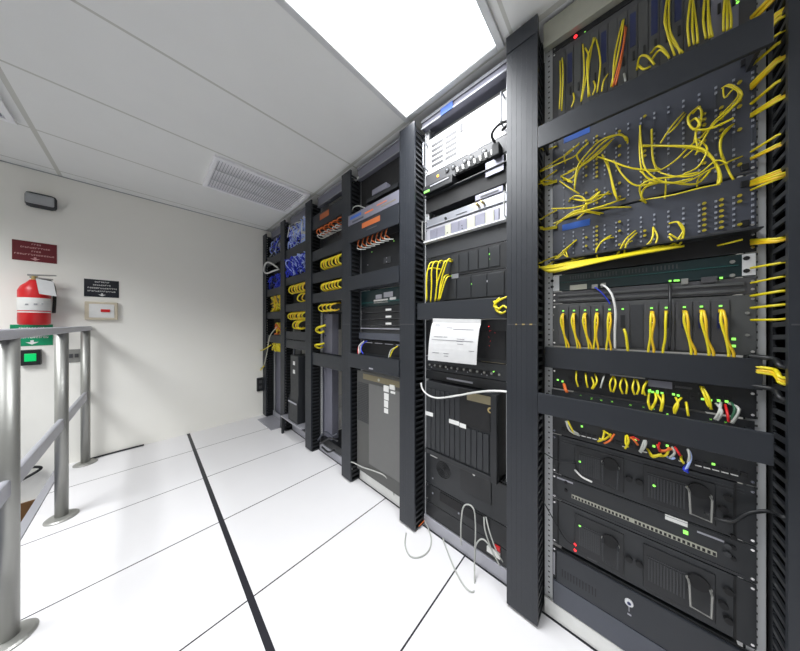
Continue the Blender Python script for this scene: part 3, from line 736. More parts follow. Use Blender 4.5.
def psu_unit(z0, z1, label, led, red=False):
    t = unit('power_shelf', label, 'power supply', 0, z0, z1, 'black_metal', .42)
    zm = (z0+z1)/2
    for xa, xb, ha, hb, kn in ((579, 600, 602, 618, (629, 639)), (647, 685, 686, 709, (722,))):
        a, b = P(xa-4, 500), P(hb+6, 500)
        md = MB().box(FX-.004, FX-.0001, b.y, a.y, z0+.018, z1-.02).build('supply_module', 'black_plastic', t, bevel=.002)
        a, b = P(xa, 500), P(xb, 500); g = MB(); nb = 12
        for i in range(nb):
            y = a.y+(b.y-a.y)*(i+.5)/nb; g.box(FX-.006, FX-.0041, y-.0017, y+.0017, zm-.045, zm+.03)
        g.box(FX-.006, FX-.0041, b.y, a.y, zm+.034, zm+.037)
        g.build('grille', 'dark_grey', md)
        a, b = P(ha+1, 500), P(hb, 500)
        MB().tube([(FX-.004, a.y, zm+.028), (FX-.03, a.y, zm+.026), (FX-.032, a.y-.002, zm-.038), (FX-.032, b.y+.002, zm-.042), (FX-.03, b.y, zm+.022), (FX-.004, b.y, zm+.022)], .0028, 8, smooth=0).build('handle', 'dark_grey' if hb < 650 else 'steel', md)
        MB().lathe((0, 0, 0), [(.0, 0)], 3) if False else None
        MB().cyl((FX-.010, (a.y+b.y)/2, zm+.028), (FX-.004, (a.y+b.y)/2, zm+.028), .022, 20).build('fan_hub', 'black_or_shade', md)
        for y, z in ((a.y, zm+.028), (b.y, zm+.022)): MB().cyl((FX-.008, y, z), (FX-.004, y, z), .005, 10).build('bolt', 'steel', md)
        for q in kn:
            y = P(q, 500).y; MB().cyl((FX-.012, y, zm-.004), (FX-.0001, y, zm-.004), .009, 14).build('knob', 'black_or_shade', t)
    for y in (yL-.020, yR+.036): MB().box(FX-.003, FX-.0001, y-.002, y+.002, z0+.002, z1-.002).build('side_bezel', 'black_or_shade', t)
    for z in (z0+.05, z1-.05): MB().cyl((FX-.010, yR+.048, z), (FX-.0001, yR+.048, z), .009, 14).build('knob', 'black_or_shade', t)
    dots(t, 'green_lamp', 'led_green', led, .004, .006)
    return t
t = psu_unit(.610, .773, 'black power shelf with two handled supply modules above the long jack row', [(580, 461), (654, 485)])
yz(t, 'ridges', 'dark_grey', [(yR+.02, yL-.02, .748, .750), (yR+.02, yL-.02, .757, .759)], .002)
t = unit('long_port_switch', 'black switch with one long row of white-framed jacks and a white label', 'network switch', 0, .502, .609, 'black_metal', .4)
pL, pR = P(572, 494).y, P(716, 552).y
yz(t, 'jack_row', 'cream_metal', [(pR, pL, .5355, .5495)], .003)
nj = 36; w_ = (pL-pR)/nj
yz(t, 'jack_holes', 'black_or_shade', [(pL-(i+1)*w_+.002, pL-i*w_-.002, .5375, .5465) for i in range(nj) if i != 17], .0042, din=.0031)
on(t, 'white_label', 'white_plastic', 665, 687.5, 513.6, 522.5, .002, h=.017)
on(t, 'name_strip', 'wire_screen', 697, 724, 530.5, 533, .002, h=.005); on(t, 'name_strip', 'wire_screen', 557, 573, 476.5, 479, .002, h=.006)
dots(t, 'green_lamp', 'led_green', [(685.5, 532)], .005, .004, True)
yz(t, 'ridges', 'dark_grey', [(yR+.02, yL-.02, .512, .5135), (yR+.02, yL-.02, .602, .6035)], .002)
dots(t, 'knobs', 'dark_grey', [(727, 545), (727, 553)], .007, .008)
dots(t, 'screw_heads', 'black_or_shade', [(733, 536), (733, 547), (733, 558), (566, 482), (566, 490)], .006, .006)
t = psu_unit(.316, .501, 'black power shelf with a red lamp, just above the drawer with the lock', [(580, 525)])
dots(t, 'red_lamp', 'led_red', [(575.3, 544), (575.3, 549.5)], .0045, .006)
on(t, 'name_strip', 'mid_grey', 587, 597, 556, 558, .002, h=.004)
t = unit('locking_drawer', 'black drawer with a round chrome key lock at the foot of the fibre rack', 'drawer', 0, .070, .305, 'black_metal', .42)
yz(t, 'front_panel', 'black_cover', [(yR+.02, yL-.014, .172, .300)], .012, .003)
yz(t, 'lower_panel', 'slate_panel', [(yR+.005, yL-.003, .072, .168)], .010, .003)  # paler slate colour stands for the floor reflected in the lower front
yz(t, 'painted_gap_shade', 'black_or_shade', [(yR+.005, yL-.005, .301, .3035)], .004)  # raised dark strip, the shade of the gap put in as colour
vv = MB()
for k in range(12):
    y = yL-.035-k*.0095; vv.box(FX-.0128, FX-.0121, y-.0022, y, .205, .235)
vv.build('vents', 'black_or_shade', t)
c = P(629, 602, FX-.012)
lk = MB().cyl((FX-.018, c.y, c.z), (FX-.0121, c.y, c.z), .011, 20).build('lock', 'white_metal', t)
MB().cyl((FX-.0195, c.y, c.z), (FX-.018, c.y, c.z), .005, 14).build('keyhole', 'navy', lk)
MB().box(FX-.0135, FX-.0121, c.y-.001, c.y+.001, c.z-.032, c.z-.012).box(FX-.0135, FX-.0121, c.y-.006, c.y+.004, c.z-.045, c.z-.040).build('mark', 'wire_screen', t)
MB().box(FX-.008, FX-.0041, yL-.010, yL-.004, .19, .28).build('side_strip', 'wire_screen', t)
pcord('short white cord lying across the upper power shelf', None, [(575, 470), (582, 477), (592, 482)], 'white_cord', .0036)
cord('black cable running from the right rail across the front of the upper power shelf', None, [P(704, 525-12, FX-.02), P(730, 522, FX-.03), P(748, 513, FX-.03), Vector((1.14, -.297, P(760, 503).z)), Vector((1.10, -.2995, P(765, 500).z)), Vector((1.10, -.33, P(765, 500).z))], 'black_plastic', .0048, 'cable', cat='cable')
cord('thin black cable from the left duct down to the red lamp of the power shelf', None, [Vector((1.12, .26, .52)), Vector((1.125, .241, .505)), P(556, 524, FX-.012), P(566, 540, FX-.015), P(575, 546, FX-.007)], 'black_plastic', .0024, 'cable', cat='cable')
cord('thin black cable from the left duct onto the upper power shelf', None, [Vector((1.12, .26, .70)), Vector((1.125, .241, .70)), P(558, 461, FX-.012), P(570, 463, FX-.015), P(576, 464, FX-.005)], 'black_plastic', .0024, 'cable', cat='cable')

# ================= bay 1: the white server rack =================
b = 1; yL, yR = edges(b)
t = unit('server', 'white rack server with slotted vents and two pull handles', 'server', b, 2.137, 2.345, 'white_metal', .45)
vv = MB()
for c_ in range(2):
    ya = P(432+c_*13.5, 160).y; yb = P(444+c_*13.5, 160).y
    for k in range(5):
        z = 2.168+k*.030
        vv.box(FX-.0012, FX-.0001, yb+.002, ya-.002, z, z+.017)
vv.build('vents', 'mid_grey', t)
for y, m_ in ((yL-.014, 'silver'), (yR+.026, 'silver')):
    MB().tube([(FX-.0001, y, 2.165), (FX-.042, y, 2.168), (FX-.045, y, 2.175), (FX-.045, y, 2.305), (FX-.042, y, 2.312), (FX-.0001, y, 2.315)], .0042, 8, smooth=0).build('handle', m_, t)
on(t, 'keyhole', 'mid_grey', 460, 463, 125, 131, .003); on(t, 'nameplate', 'wire_screen', 468, 478, 146, 150, .001)
t = unit('power_strip', 'dark power distribution strip with round sockets and white connectors beneath the white server', 'power strip', b, 2.052, 2.136, 'mid_grey', .25)
for k, (a, b_) in enumerate(((448, 172), (454, 168.5), (465.5, 162), (472, 158), (484.5, 151.5))):
    c = P(a, b_); so = MB().cyl((FX-.006, c.y, 2.108), (FX-.0001, c.y, 2.108), .0135, 18).build('socket', 'black_plastic', t)
    MB().box(FX-.0075, FX-.006, c.y-.004, c.y+.004, 2.105, 2.112).build('contacts', 'silver', so)
for k in range(7):
    c = P(459+k*5.7, 170-k*3.3)
    MB().prism([(FX-.018, c.y+.006, 2.085), (FX-.018, c.y-.004, 2.085), (FX-.018, c.y-.008, 2.060), (FX-.018, c.y+.001, 2.060)], (.0175, 0, 0)).build('connector', 'white_plastic', t)
yz(t, 'socket_bank', 'black_or_shade', [(P(500, 150).y, P(456, 175).y, 2.056, 2.088)], .008)
dots(t, 'amber_lamp', 'led_amber', [(438, 176)], .006, .004, True)
c = P(497, 152, FX-.02)
o = thing('power_plug', 'black angled plug with its cable at the right end of the power strip', 'plug', (c.x, c.y, c.z-.02))
MB().box(FX-.045, FX-.0002, c.y-.018, c.y+.016, c.z-.028, c.z+.030).build('body', 'black_or_shade', o, bevel=.004)
MB().tube([(FX-.03, c.y, c.z+.03), (FX-.06, c.y+.01, c.z+.065), (FX-.07, c.y-.03, c.z+.085), (FX-.06, c.y-.07, c.z+.08), (1.12, .40, c.z+.07)], .006, 8).build('lead', 'black_or_shade', o, smooth=True)
t = thing('media_box', 'small black box with a lit green strip beneath the power strip', 'device', (FX-.05, .80, 2.0))
a, b_ = P(424, 195, FX-.04), P(452, 180, FX-.04)
MB().box(FX-.04, FX+.12, b_.y, a.y+.005, 2.002, 2.048).build('body', 'black_plastic', t, bevel=.003)
MB().box(FX-.043, FX-.0401, b_.y+.02, a.y-.045, 2.030, 2.036).build('trim', 'wire_screen', t)
MB().box(FX-.044, FX-.0401, a.y-.040, a.y-.003, 2.008, 2.018).build('lamp', 'led_green', t)
t = unit('blank_shelf', 'dark face for the shaded shelf gap under the small box with the green strip', 'shelf', b, 1.905, 2.0, 'black_or_shade', .4)  # closed dark front drawn in place of a shaded gap
MB().box(FX-.02, FX-.0001, yR+.002, yL-.002, 1.994, 1.998).build('tray', 'black_metal', t)
a, b_ = P(487, 173), P(505, 165)
MB().box(FX-.012, FX-.010, b_.y, a.y, 1.965, 2.035).build('hanging_tag', 'brushed_silver', t)
t = thing('media_converter', 'small silver box lying on the upper silver unit in the white server rack', 'device', (FX+.06, .47, 1.868))
a, b_ = P(475, 200, FX-.005), P(503, 190, FX-.005)
MB().box(FX-.005, FX+.10, b_.y, a.y, 1.869, 1.897).build('body', 'brushed_silver', t, bevel=.002)
MB().box(FX-.007, FX-.0051, b_.y+.02, a.y-.03, 1.876, 1.884).build('ports', 'dark_grey', t)
t = unit('silver_unit', 'silver rack unit with a dark slot and two brass connectors', 'network equipment', b, 1.812, 1.866, 'silver', .4)
on(t, 'slot', 'dark_grey', 456, 467, 215.5, 211, .002); dots(t, 'knob', 'black_plastic', [(446, 218.5)], .007, .008)
for a, b_ in ((479.5, 206.5), (484.5, 204)):
    c = P(a, b_); MB().cyl((FX-.035, c.y, c.z), (FX-.0001, c.y, c.z), .0055, 10).build('brass_connector', 'brass', t)
yz(t, 'rib', 'aluminium', [(yR+.002, yL-.002, 1.818, 1.822)], .006)
t = unit('module_tray', 'silver tray of pale modules under the silver unit with brass connectors', 'network equipment', b, 1.718, 1.811, 'aluminium', .4)
e = [431, 438, 446, 452, 460, 468, 476, 486, 495, 500]
for i in range(len(e)-1):
    a, b_ = P(e[i], 220), P(e[i+1], 220)
    MB().box(FX-.006, FX-.0001, b_.y+.001, a.y-.001, 1.735, 1.795).build('module', 'cream_metal' if i in (2, 5, 7) else 'brushed_silver', t, bevel=.001)
dots(t, 'screw_heads', 'black_or_shade', [(448, 233), (462.5, 226), (462.8, 229)], .003, .008)
yz(t, 'front_lip', 'white_metal', [(yR, yL, 1.719, 1.727)], .030, .001)
MB().tube([(FX-.0001, yL-.006, 1.73), (FX-.045, yL-.006, 1.735), (FX-.045, yL-.006, 1.845), (FX-.0001, yL-.006, 1.85)], .003, 8, smooth=0).build('handle', 'steel', t)
MB().tube([(FX-.0001, yR+.012, 1.73), (FX-.045, yR+.012, 1.735), (FX-.045, yR+.012, 1.845), (FX-.0001, yR+.012, 1.85)], .003, 8, smooth=0).build('handle', 'steel', t)
t = unit('blank_shelf', 'bare dark shelf beneath the silver module tray', 'shelf', b, 1.630, 1.717, 'dark_grey', .4)
t = unit('storage_unit', 'black storage unit with green lamps at its right end, below the silver module tray', 'network equipment', b, 1.500, 1.629, 'black_plastic', .4)
dots(t, 'green_lamps', 'led_green', [(485, 254), (485, 260), (490, 254), (490.5, 259), (463, 261)], .004, .003, True)
yz(t, 'drive_bays', 'black_metal', [(yL-.12-i*.055-.050, yL-.12-i*.055, 1.515, 1.615) for i in range(6)], .004, .0015)
t = unit('yellow_cord_switch', 'black switch feeding yellow loops at its left end, above the wide cover', 'network switch', b, 1.356, 1.499, 'black_plastic', .4)
dots(t, 'green_lamp', 'led_green', [(472, 284), (452, 276)], .0035, .003, True)
on(t, 'silver_latch', 'silver', 452, 459, 279, 273.5, .006); on(t, 'silver_mark', 'wire_screen', 481, 489, 283, 280, .003)
yz(t, 'bay_doors', 'black_metal', [(yL-.13-i*.085-.080, yL-.13-i*.085, 1.37, 1.485) for i in range(4)], .004, .0015)
R9 = lambda pts: A(pts, 415, 190, 5.42)
for q in ([(205,385),(185,375),(170,400),(140,500),(130,600)], [(200,390),(165,385),(150,420),(120,510),(112,600)], [(160,390),(135,385),(120,430),(118,520),(108,605)], [(140,395),(105,390),(90,440),(90,520),(85,610)],
          [(115,395),(85,395),(68,440),(62,520),(62,605)], [(180,460),(160,470),(145,520),(125,600)], [(190,465),(170,480),(150,540),(135,595)], [(140,430),(80,425),(62,470),(65,600)]):
    pcord('yellow cord looping down at the left end of the switch in the white server rack', 'yellow loops in the white server rack', R9(q), 'yellow', .0042, dx1=.05, x=FX)
a = R9([(85, 530), (85, 580)]); c = P(a[0][0], a[0][1], FX-.06); d = P(a[1][0], a[1][1], FX-.06)
hman(b, 1.258, 1.354, 1.090, 'wide black cover in the white server rack with a printed sheet hanging from it', group=None)
for q in ([(500,298),(495,303),(497,311),(503,313)], [(507,297),(500,300),(494,306),(500,309)], [(497,312),(503,306),(508,309)], [(494,301),(500,313),(506,311)]):
    cord('yellow cord knotted at the right end of the wide cover in the white server rack', 'yellow knot beside the cover', [P(x, y, 1.085-.002*i) for i, (x, y) in enumerate(q)], 'yellow', .0045)
# the sheet of paper
q = [P(433, 318.4, 1.084), P(481, 319.4, 1.084), P(476.5, 365, 1.062), P(428, 360, 1.062)]
t = thing('printed_sheet', 'white printed sheet of paper hanging below the wide cover of the white server rack', 'paper', (1.07, (q[0].y+q[1].y)/2, q[2].z))
s = MB(); nn = 10
for i in range(nn+1):
    f = i/nn; bow = -.010*math.sin(math.pi*f)+(.006 if i == 1 else 0)
    for e_, g_ in ((q[0], q[3]), (q[1], q[2])):
        p = e_.lerp(g_, f); s.v.append((p.x+bow, p.y, p.z)); 
for i in range(nn):
    s.f.append((2*i, 2*i+1, 2*i+3, 2*i+2)); s.m.append(0)
o = s.build('sheet', 'paper', t); so = o.modifiers.new('thickness', 'SOLIDIFY'); so.thickness = .0006
s = MB()
def sheetp(u, f): 
    i = f*nn; k = min(int(i), nn-1); fr = i-k
    l = Vector(s0.v[2*k]).lerp(Vector(s0.v[2*k+2]), fr); r = Vector(s0.v[2*k+1]).lerp(Vector(s0.v[2*k+3]), fr)
    p = l.lerp(r, u); p.x -= .0013; return p
s0 = MB()
for i in range(nn+1):
    f = i/nn; bow = -.010*math.sin(math.pi*f)+(.006 if i == 1 else 0)
    for e_, g_ in ((q[0], q[3]), (q[1], q[2])):
        p = e_.lerp(g_, f); s0.v.append((p.x+bow, p.y, p.z))
for u0, u1, f in ((.08, .2, .17), (.35, .48, .2), (.1, .3, .42), (.32, .4, .42), (.6, .75, .45), (.6, .72, .50), (.62, .74, .56), (.1, .25, .80), (.35, .46, .80), (.36, .45, .86), (.85, .95, .70), (.08, .4, .14), (.5, .9, .23), (.06, .92, .49)):
    a, b2, c, d = sheetp(u0, f), sheetp(u1, f), sheetp(u1, f+.014), sheetp(u0, f+.014)
    s.prism([a, b2, c, d], (-.0004, 0, 0))
s.build('print', 'ink', t)
t = unit('display_unit', 'black unit with a column of red lamps behind the hanging sheet', 'network equipment', b, 1.04, 1.256, 'black_plastic', .4)
dots(t, 'red_lamps', 'led_red', [(489, 326.5), (490, 331), (489, 337), (490.5, 341), (489.5, 346), (495, 333)], .0022, .003)
on(t, 'lower_strip', 'tan', 481, 506, 361, 364, .003)
yz(t, 'panel', 'black_or_shade', [(yR+.02, yL-.02, 1.06, 1.20)], .003)
t = unit('patch_bay', 'black patch strip with a row of small sockets below the hanging sheet', 'patch panel', b, .958, 1.039, 'black_metal', .2)
for k in range(12):
    y = yL-.03-k*.0375; MB().cyl((FX-.006, y, .988), (FX-.0001, y, .988), .0055, 10).build('socket', 'steel', t)
yz(t, 'port_row', 'black_or_shade', [(yL-.038-k*.0375-.02, yL-.038-k*.0375, .976, .998) for k in range(11)], .003)
dots(t, 'white_dots', 'wire_screen', [(432, 367), (448, 369), (457, 371), (468, 372), (482, 374), (487.5, 375), (494, 372)], .003, .007)
dots(t, 'green_dot', 'led_green', [(494, 371.5)], .0035, .007)
t = unit('disc_drive', 'black unit with a pale slot, between the patch strip and the large black server', 'network equipment', b, .902, .957, 'black_plastic', .4)
on(t, 'slot', 'wire_screen', 447, 473, 379, 382, .004)
cord('pale grey cable drooping across the black unit below the patch strip', None, [P(421, 383, 1.10), P(422.5, 389, 1.10), P(428, 395, 1.10), P(438, 398, 1.10), P(455, 396, 1.10), P(478, 392, 1.10), P(495, 391, 1.09), P(509, 392, 1.09)], 'white_cord', .0052, 'cable', cat='cable')
XS = 1.125
t = thing('tower_server', 'large black server with vertical ribs, a tan label and a brass lock', 'server', (XS, .62, .482))
a, b_ = P(426, 420, XS), P(498, 420, XS)
sy0, sy1 = b_.y, a.y
MB().box(XS+.006, XS+.45, max(sy0, .40), min(sy1, .85), .484, .898).build('body', 'black_plastic', t)
MB().box(XS, XS+.006, sy0, sy1, .482, .900).build('front_bezel', 'black_metal', t, bevel=.003)
MB().box(XS-.016, XS-.0001, sy0, sy0+.030, .482, .900).build('side_trim', 'black_plastic', t, bevel=.003)
s = MB(); ym = P(458, 420, XS).y
for k in range(12):
    y = sy1-.012-k*(sy1-sy0-.05)/12; zt = .86 if y > ym else .70
    s.box(XS-.008, XS-.0001, y-(sy1-sy0-.05)/12+.003, y, .515, zt)
s.build('ribs', 'black_metal', t, bevel=.0015)
MB().box(XS-.006, XS-.0001, sy0+.035, ym-.002, .712, .895).build('screen', 'black_or_shade', t, bevel=.003)
MB().box(XS-.014, XS-.0001, sy0+.03, sy1-.003, .482, .508).build('lower_lip', 'black_plastic', t, bevel=.003)
a, b_ = P(467, 393, XS-.006), P(495, 403, XS-.006); MB().box(XS-.0075, XS-.0061, b_.y, a.y, .845, .885).build('tan_label', 'tan', t)
c = P(491, 410, XS-.006)
lk = MB().cyl((XS-.014, c.y, c.z), (XS-.0061, c.y, c.z), .014, 18).build('lock', 'brass', t)
MB().cyl((XS-.0165, c.y, c.z), (XS-.014, c.y, c.z), .006, 14).build('keyhole', 'black_or_shade', lk)
for a, b_, c_, d_ in ((425.5, 433, 412, 417), (449, 459, 421, 426), (459.5, 466, 424, 429)):
    p0, p1 = P(a, c_, XS-.009), P(b_, d_, XS-.009)
    MB().box(XS-.0095, XS-.0081, p1.y, p0.y, p1.z, p1.z+.022).build('white_sticker', 'white_plastic', t)
t = unit('pc_case', 'black case with a round vent and a square cover below the large black server', 'computer', b, .268, .480, 'black_metal', .42)
c = P(444, 466); s = MB()
for k in range(5): s.tube([(FX-.002, c.y+(.045-.009*k)*math.cos(a*math.pi/8), .392+(.045-.009*k)*math.sin(a*math.pi/8)) for a in range(16)], .0013, 5, closed=True, smooth=0)
s.build('round_vent', 'black_or_shade', t)
a, b_ = P(461, 470), P(492, 490); yz(t, 'cover_plate', 'black_plastic', [(b_.y, a.y, .335, .455)], .006, .002)
on(t, 'white_sticker', 'white_plastic', 430.5, 437.5, 454, 458.5, .002); dots(t, 'white_button', 'white_plastic', [(474.5, 474)], .007, .008)
yz(t, 'ridge', 'black_or_shade', [(yR+.01, yL-.01, .466, .472)], .008)
t = unit('lower_switch', 'dark unit with loose grey cables, second from the bottom under the white server', 'network equipment', b, .158, .266, 'black_plastic', .4)
dots(t, 'silver_dots', 'silver', [(433, 493), (459, 513), (433, 478)], .005, .004)
on(t, 'label', 'wire_screen', 466, 473, 513, 517, .003); on(t, 'button_strip', 'black_or_shade', 440, 490, 500, 520, .004)
t = unit('bottom_unit', 'dark unit with a red and white sticker lowest in the white server rack', 'network equipment', b, .072, .157, 'black_plastic', .4)
a, b_ = P(494.5, 535, FX-.006), P(500, 540, FX-.006); MB().box(FX-.008, FX-.0001, b_.y, a.y, .135, .155).build('red_sticker', 'red', t)
a, b_ = P(487, 540, FX-.006), P(500, 548, FX-.006); MB().box(FX-.0095, FX-.0001, b_.y, a.y, .100, .125).build('white_sticker', 'white_plastic', t)
# grey cables that spill from the rack onto the floor
def fl(px, py): return PF(px, py, .004)
cord('pale grey cable looping from the lower unit down onto the floor', None,
     [P(461, 545, 1.10), P(461, 525, 1.10), P(463, 508, 1.10), P(468, 504.5, 1.10), P(474, 510, 1.10), P(475.5, 530, 1.10), P(474.5, 560, 1.09), P(474.5, 585, 1.06), fl(473, 592), fl(465, 587), fl(455, 570), fl(445, 545), P(443, 538, 1.14)], 'grey_cord', .0036, 'cable', cat='cable')
cord('grey cable arching between the two lowest dark units of the white server rack', None,
     [P(484, 517, 1.12), P(485, 530, 1.10), P(491, 548, 1.10), P(500, 566, 1.10)], 'grey_cord', .0034, 'cable', cat='cable')
cord('grey cable rising beside the red and white sticker', None, [P(486, 517, 1.12), P(489, 530, 1.09), P(496, 550, 1.09), P(503, 562, 1.10)], 'grey_cord', .003, 'cable', cat='cable')
cord('short grey cable hooked over the lowest dark unit', None, [P(475, 560, 1.10), P(476, 545, 1.10), P(482, 539, 1.10), P(489, 545, 1.10), P(494, 556, 1.12)], 'grey_cord', .0034, 'cable', cat='cable')
cord('pale grey cable lying on the floor in a loop before the second cable manager', None,
     [Vector((1.16, .875, .03)), fl(431, 537), fl(429, 550), fl(420, 557), fl(410, 556), fl(405, 545), fl(406, 533)], 'grey_cord', .0036, 'cable', cat='cable')
cord('orange wire at the foot of the second cable manager', None, [Vector((1.165, .878, .03)), Vector((1.14, .880, .024)), Vector((1.11, .882, .022))], 'orange', .0022, 'cable', cat='cable')
MB().box(XR-.037, XR-.030, P(456, 110).y, P(444, 117).y, 2.41, 2.45).build('blue_tape', 'blue_label', [o for o in racks[1].children if o.name.startswith('top_crossbar')][0])

# ================= bay 2: the grey cabinet rack =================
b = 2; yL, yR = edges(b); XM = 1.065; by = (BAY[b][0]+.02, BAY[b][1]-.004)
t = unit('blank_shelf', 'dark face for the shaded empty shelf at the top of the grey cabinet rack', 'shelf', b, 2.07, 2.368, 'black_or_shade', .4)  # shade of the empty space painted as a flat dark front
t = thing('media_converter', 'small silver box on the dark shelf at the top of the grey cabinet rack', 'device', (1.14, 1.15, 2.20))
a, b_ = P(372, 195, 1.12), P(386, 188, 1.12)
MB().box(1.12, 1.164, b_.y, a.y, a.z-.006, a.z+.035).build('body', 'brushed_silver', t, bevel=.002)
MB().box(1.125, 1.164, P(397, 195, 1.12).y, P(366, 200, 1.12).y, a.z-.035, a.z-.008).build('bracket', 'black_metal', t)
t = thing('cable_cover', 'silver panel with orange and blue marks above the orange label of the grey cabinet rack', 'panel', (XM, sum(by)/2, 1.985))
MB().box(XM, XM+.004, by[1], by[0], 1.987, 2.067).build('plate', 'brushed_silver', t, bevel=.001)
MB().box(XM+.0045, FX-.0001, by[1]+.01, by[1]+.02, 1.99, 2.06).build('arm', 'black_metal', t); MB().box(XM+.0045, FX-.0001, by[0]-.04, by[0]-.03, 1.99, 2.06).build('arm', 'black_metal', t)
for u0, u1, z0, z1, m_ in ((.38, .55, 2.02, 2.03, 'orange'), (.70, .95, 2.012, 2.018, 'tan'), (.62, .8, 2.035, 2.04, 'orange'), (.05, .3, 2.03, 2.05, 'blue_label'), (.1, .35, 2.0, 2.012, 'slate_panel')):
    MB().box(XM-.001, XM-.0001, by[0]+(by[1]-by[0])*u1, by[0]+(by[1]-by[0])*u0, z0, z1).build('mark', m_, t)
t = hman(b, 1.858, 1.983, XM, 'black cover with an orange label over orange and white cords', *by, group=None)
a, b_ = P(362, 227, XM), P(380, 227, XM); s = MB(); w_ = MB()
MB().box(XM-.0012, XM-.0001, b_.y, a.y, 1.925, 1.962).build('orange_label', 'label_orange', t)
MB().box(XM-.0012, XM-.0001, b_.y+.03, a.y-.05, 1.898, 1.904).build('name_strip', 'mid_grey', t)
cord('pale yellow cord curling at the left above the silver panel of the grey cabinet rack', None, [P(352, 211, 1.10), P(354, 207, 1.08), P(359, 206, 1.08), P(366, 208.5, 1.10)], 'grey_cord', .004)
t = unit('cord_panel', 'dark panel with orange and white cords under the orange label of the grey cabinet rack', 'patch panel', b, 1.60, 2.06, 'black_plastic', .35)
dots(t, 'lamps', 'led_green', [(372, 252), (394, 241)], .003, .002); on(t, 'display', 'dark_grey', 384, 391, 258, 262, .004); dots(t, 'white_dots', 'wire_screen', [(387, 258), (387, 262), (368, 265)], .003, .005)
for i in range(7):
    x = 359+i*4.6; y0 = 242-i*1.7
    p = [P(x+1, y0-3, FX-.006), P(x, y0-2, FX-.05), P(x-1, y0+3, FX-.06), P(x+3, y0+6, FX-.05), P(x+8, y0+6.5, FX-.03)]
    cord('orange cord looping out of the panel under the orange label', 'orange cords of the grey cabinet rack', p[:4], 'orange', .0042, 'patch_cable')
    cord('white cord curving under the orange cords of the grey cabinet rack', 'white cords of the grey cabinet rack', [p[0]+Vector((-.01, 0, -.02)), p[2]+Vector((0, .01, -.02)), p[3]+Vector((-.01, 0, -.012)), p[4]+Vector((-.01, 0, -.008))], 'white_cord', .0035, 'patch_cable')
cols_ = [P(366+i*9, 249-i*2.5, FX-.03) for i in range(4)]
hman(b, 1.493, 1.597, XM, 'plain black cover above the teal switch of the grey cabinet rack', *by, group=None)
t = unit('teal_switch', 'dark teal switch with bright markings above three thin stacked units', 'network switch', b, 1.365, 1.490, 'teal_panel', .4)
on(t, 'markings', 'wire_screen', 376, 382, 295, 298.5, .003); on(t, 'markings', 'wire_screen', 384, 393, 292.5, 296.5, .003); on(t, 'white_strip', 'white_plastic', 374, 388, 300, 302, .003); on(t, 'white_strip', 'white_plastic', 390, 396, 297.5, 299.5, .003)
yz(t, 'teal_strip', 'teal_trim', [(yR+.02, yL-.02, 1.392, 1.402)], .003)
for i, (z0, z1) in enumerate(((1.315, 1.364), (1.266, 1.314), (1.217, 1.265))):
    t = unit('thin_server', 'thin black server with a white tag, %s of three, above the grey cabinet' % ('top', 'middle', 'bottom')[i], 'server', b, z0, z1, 'black_plastic', .4, group='thin servers of the grey cabinet rack')
    a, b_ = P(386.5, 310), P(392, 310); zc = (z0+z1)/2
    MB().box(FX-.003, FX-.0001, b_.y, a.y, zc-.012, zc+.002).build('white_tag', 'white_plastic', t)
    yz(t, 'edge_line', 'mid_grey', [(yR+.02, yL-.02, z0+.003, z0+.006)], .003)
t = unit('blanking_plate', 'grey blank panel below the three thin servers', 'panel', b, 1.112, 1.216, 'dark_grey', .3)
yz(t, 'bright_edge', 'wire_screen', [(yR+.01, yL-.01, 1.196, 1.202)], .012)
yz(t, 'blank_cover', 'slate_panel', [(yR+.0, yL-.0, 1.118, 1.165)], .020, .001)
t = unit('patch_bay', 'dark patch panel with a few coloured cords above the large grey cabinet', 'patch panel', b, .885, 1.111, 'black_or_shade', .3)
yz(t, 'port_row', 'wire_screen', [(yL-.06-k*.11-.08, yL-.06-k*.11, 1.088, 1.093) for k in range(4)], .004)
for m_, q in (('blue_cord', [(367, 341), (363, 344), (361, 349), (363, 354)]), ('red', [(362, 343), (358.5, 347), (358, 354)]), ('grey_cord', [(366, 342), (361, 345), (360, 353)]), ('white_cord', [(364, 341), (359, 346), (359, 354)]),
              ('yellow', [(398, 346), (393, 350), (390, 357)]), ('grey_cord', [(397, 347), (391, 350), (388.5, 358)])):
    n_ = {'blue_cord': 'blue', 'red': 'red', 'grey_cord': 'pale grey', 'white_cord': 'white', 'yellow': 'yellow'}[m_]
    cord(n_+' cord at the %s of the dark patch panel above the grey cabinet' % ('left' if q[0][0] < 380 else 'right'), None, [P(x, y, FX-.03-.02*i) for i, (x, y) in enumerate(q)], m_, .0038, 'patch_cable')
t = hman(b, .903, 1.008, XM, 'black cover directly above the large grey cabinet', *by, group=None)
MB().box(XM-.001, XM-.0001, P(373, 366, XM).y, P(369, 366, XM).y, .917, .927).build('name_strip', 'wire_screen', t)
XU = 1.115
t = thing('power_cabinet', 'large grey cabinet with a slatted side and a pale inset door', 'power cabinet', (XU, 1.27, .118))
u0, u1 = P(357.5, 400, XU).y, 1.016
MB().box(XU+.004, XU+.5, u1+.002, u0-.03, .120, .876).build('body', 'ups_grey', t, bevel=.004)
MB().box(XU-.006, XU+.004, u1, u0, .118, .878).build('front_frame', 'ups_grey', t, bevel=.004)
yd = P(370, 400, XU).y
MB().box(XU-.012, XU-.0061, u1+.004, yd, .215, .800).build('door', 'ups_inset', t, bevel=.003)
s = MB()
for k in range(22): s.box(XU-.009, XU-.0061, yd+.012, u0-.012, .50+k*.0135, .507+k*.0135)
s.build('vent_slats', 'dark_grey', t)
MB().box(XU-.009, XU-.0061, u1+.01, u0-.08, .822, .862).build('control_strip', 'tan', t, bevel=.002)
c = P(380, 380, XU); MB().cyl((XU-.014, c.y, .842), (XU-.009, c.y, .842), .010, 14).build('button', 'cream_metal', t)
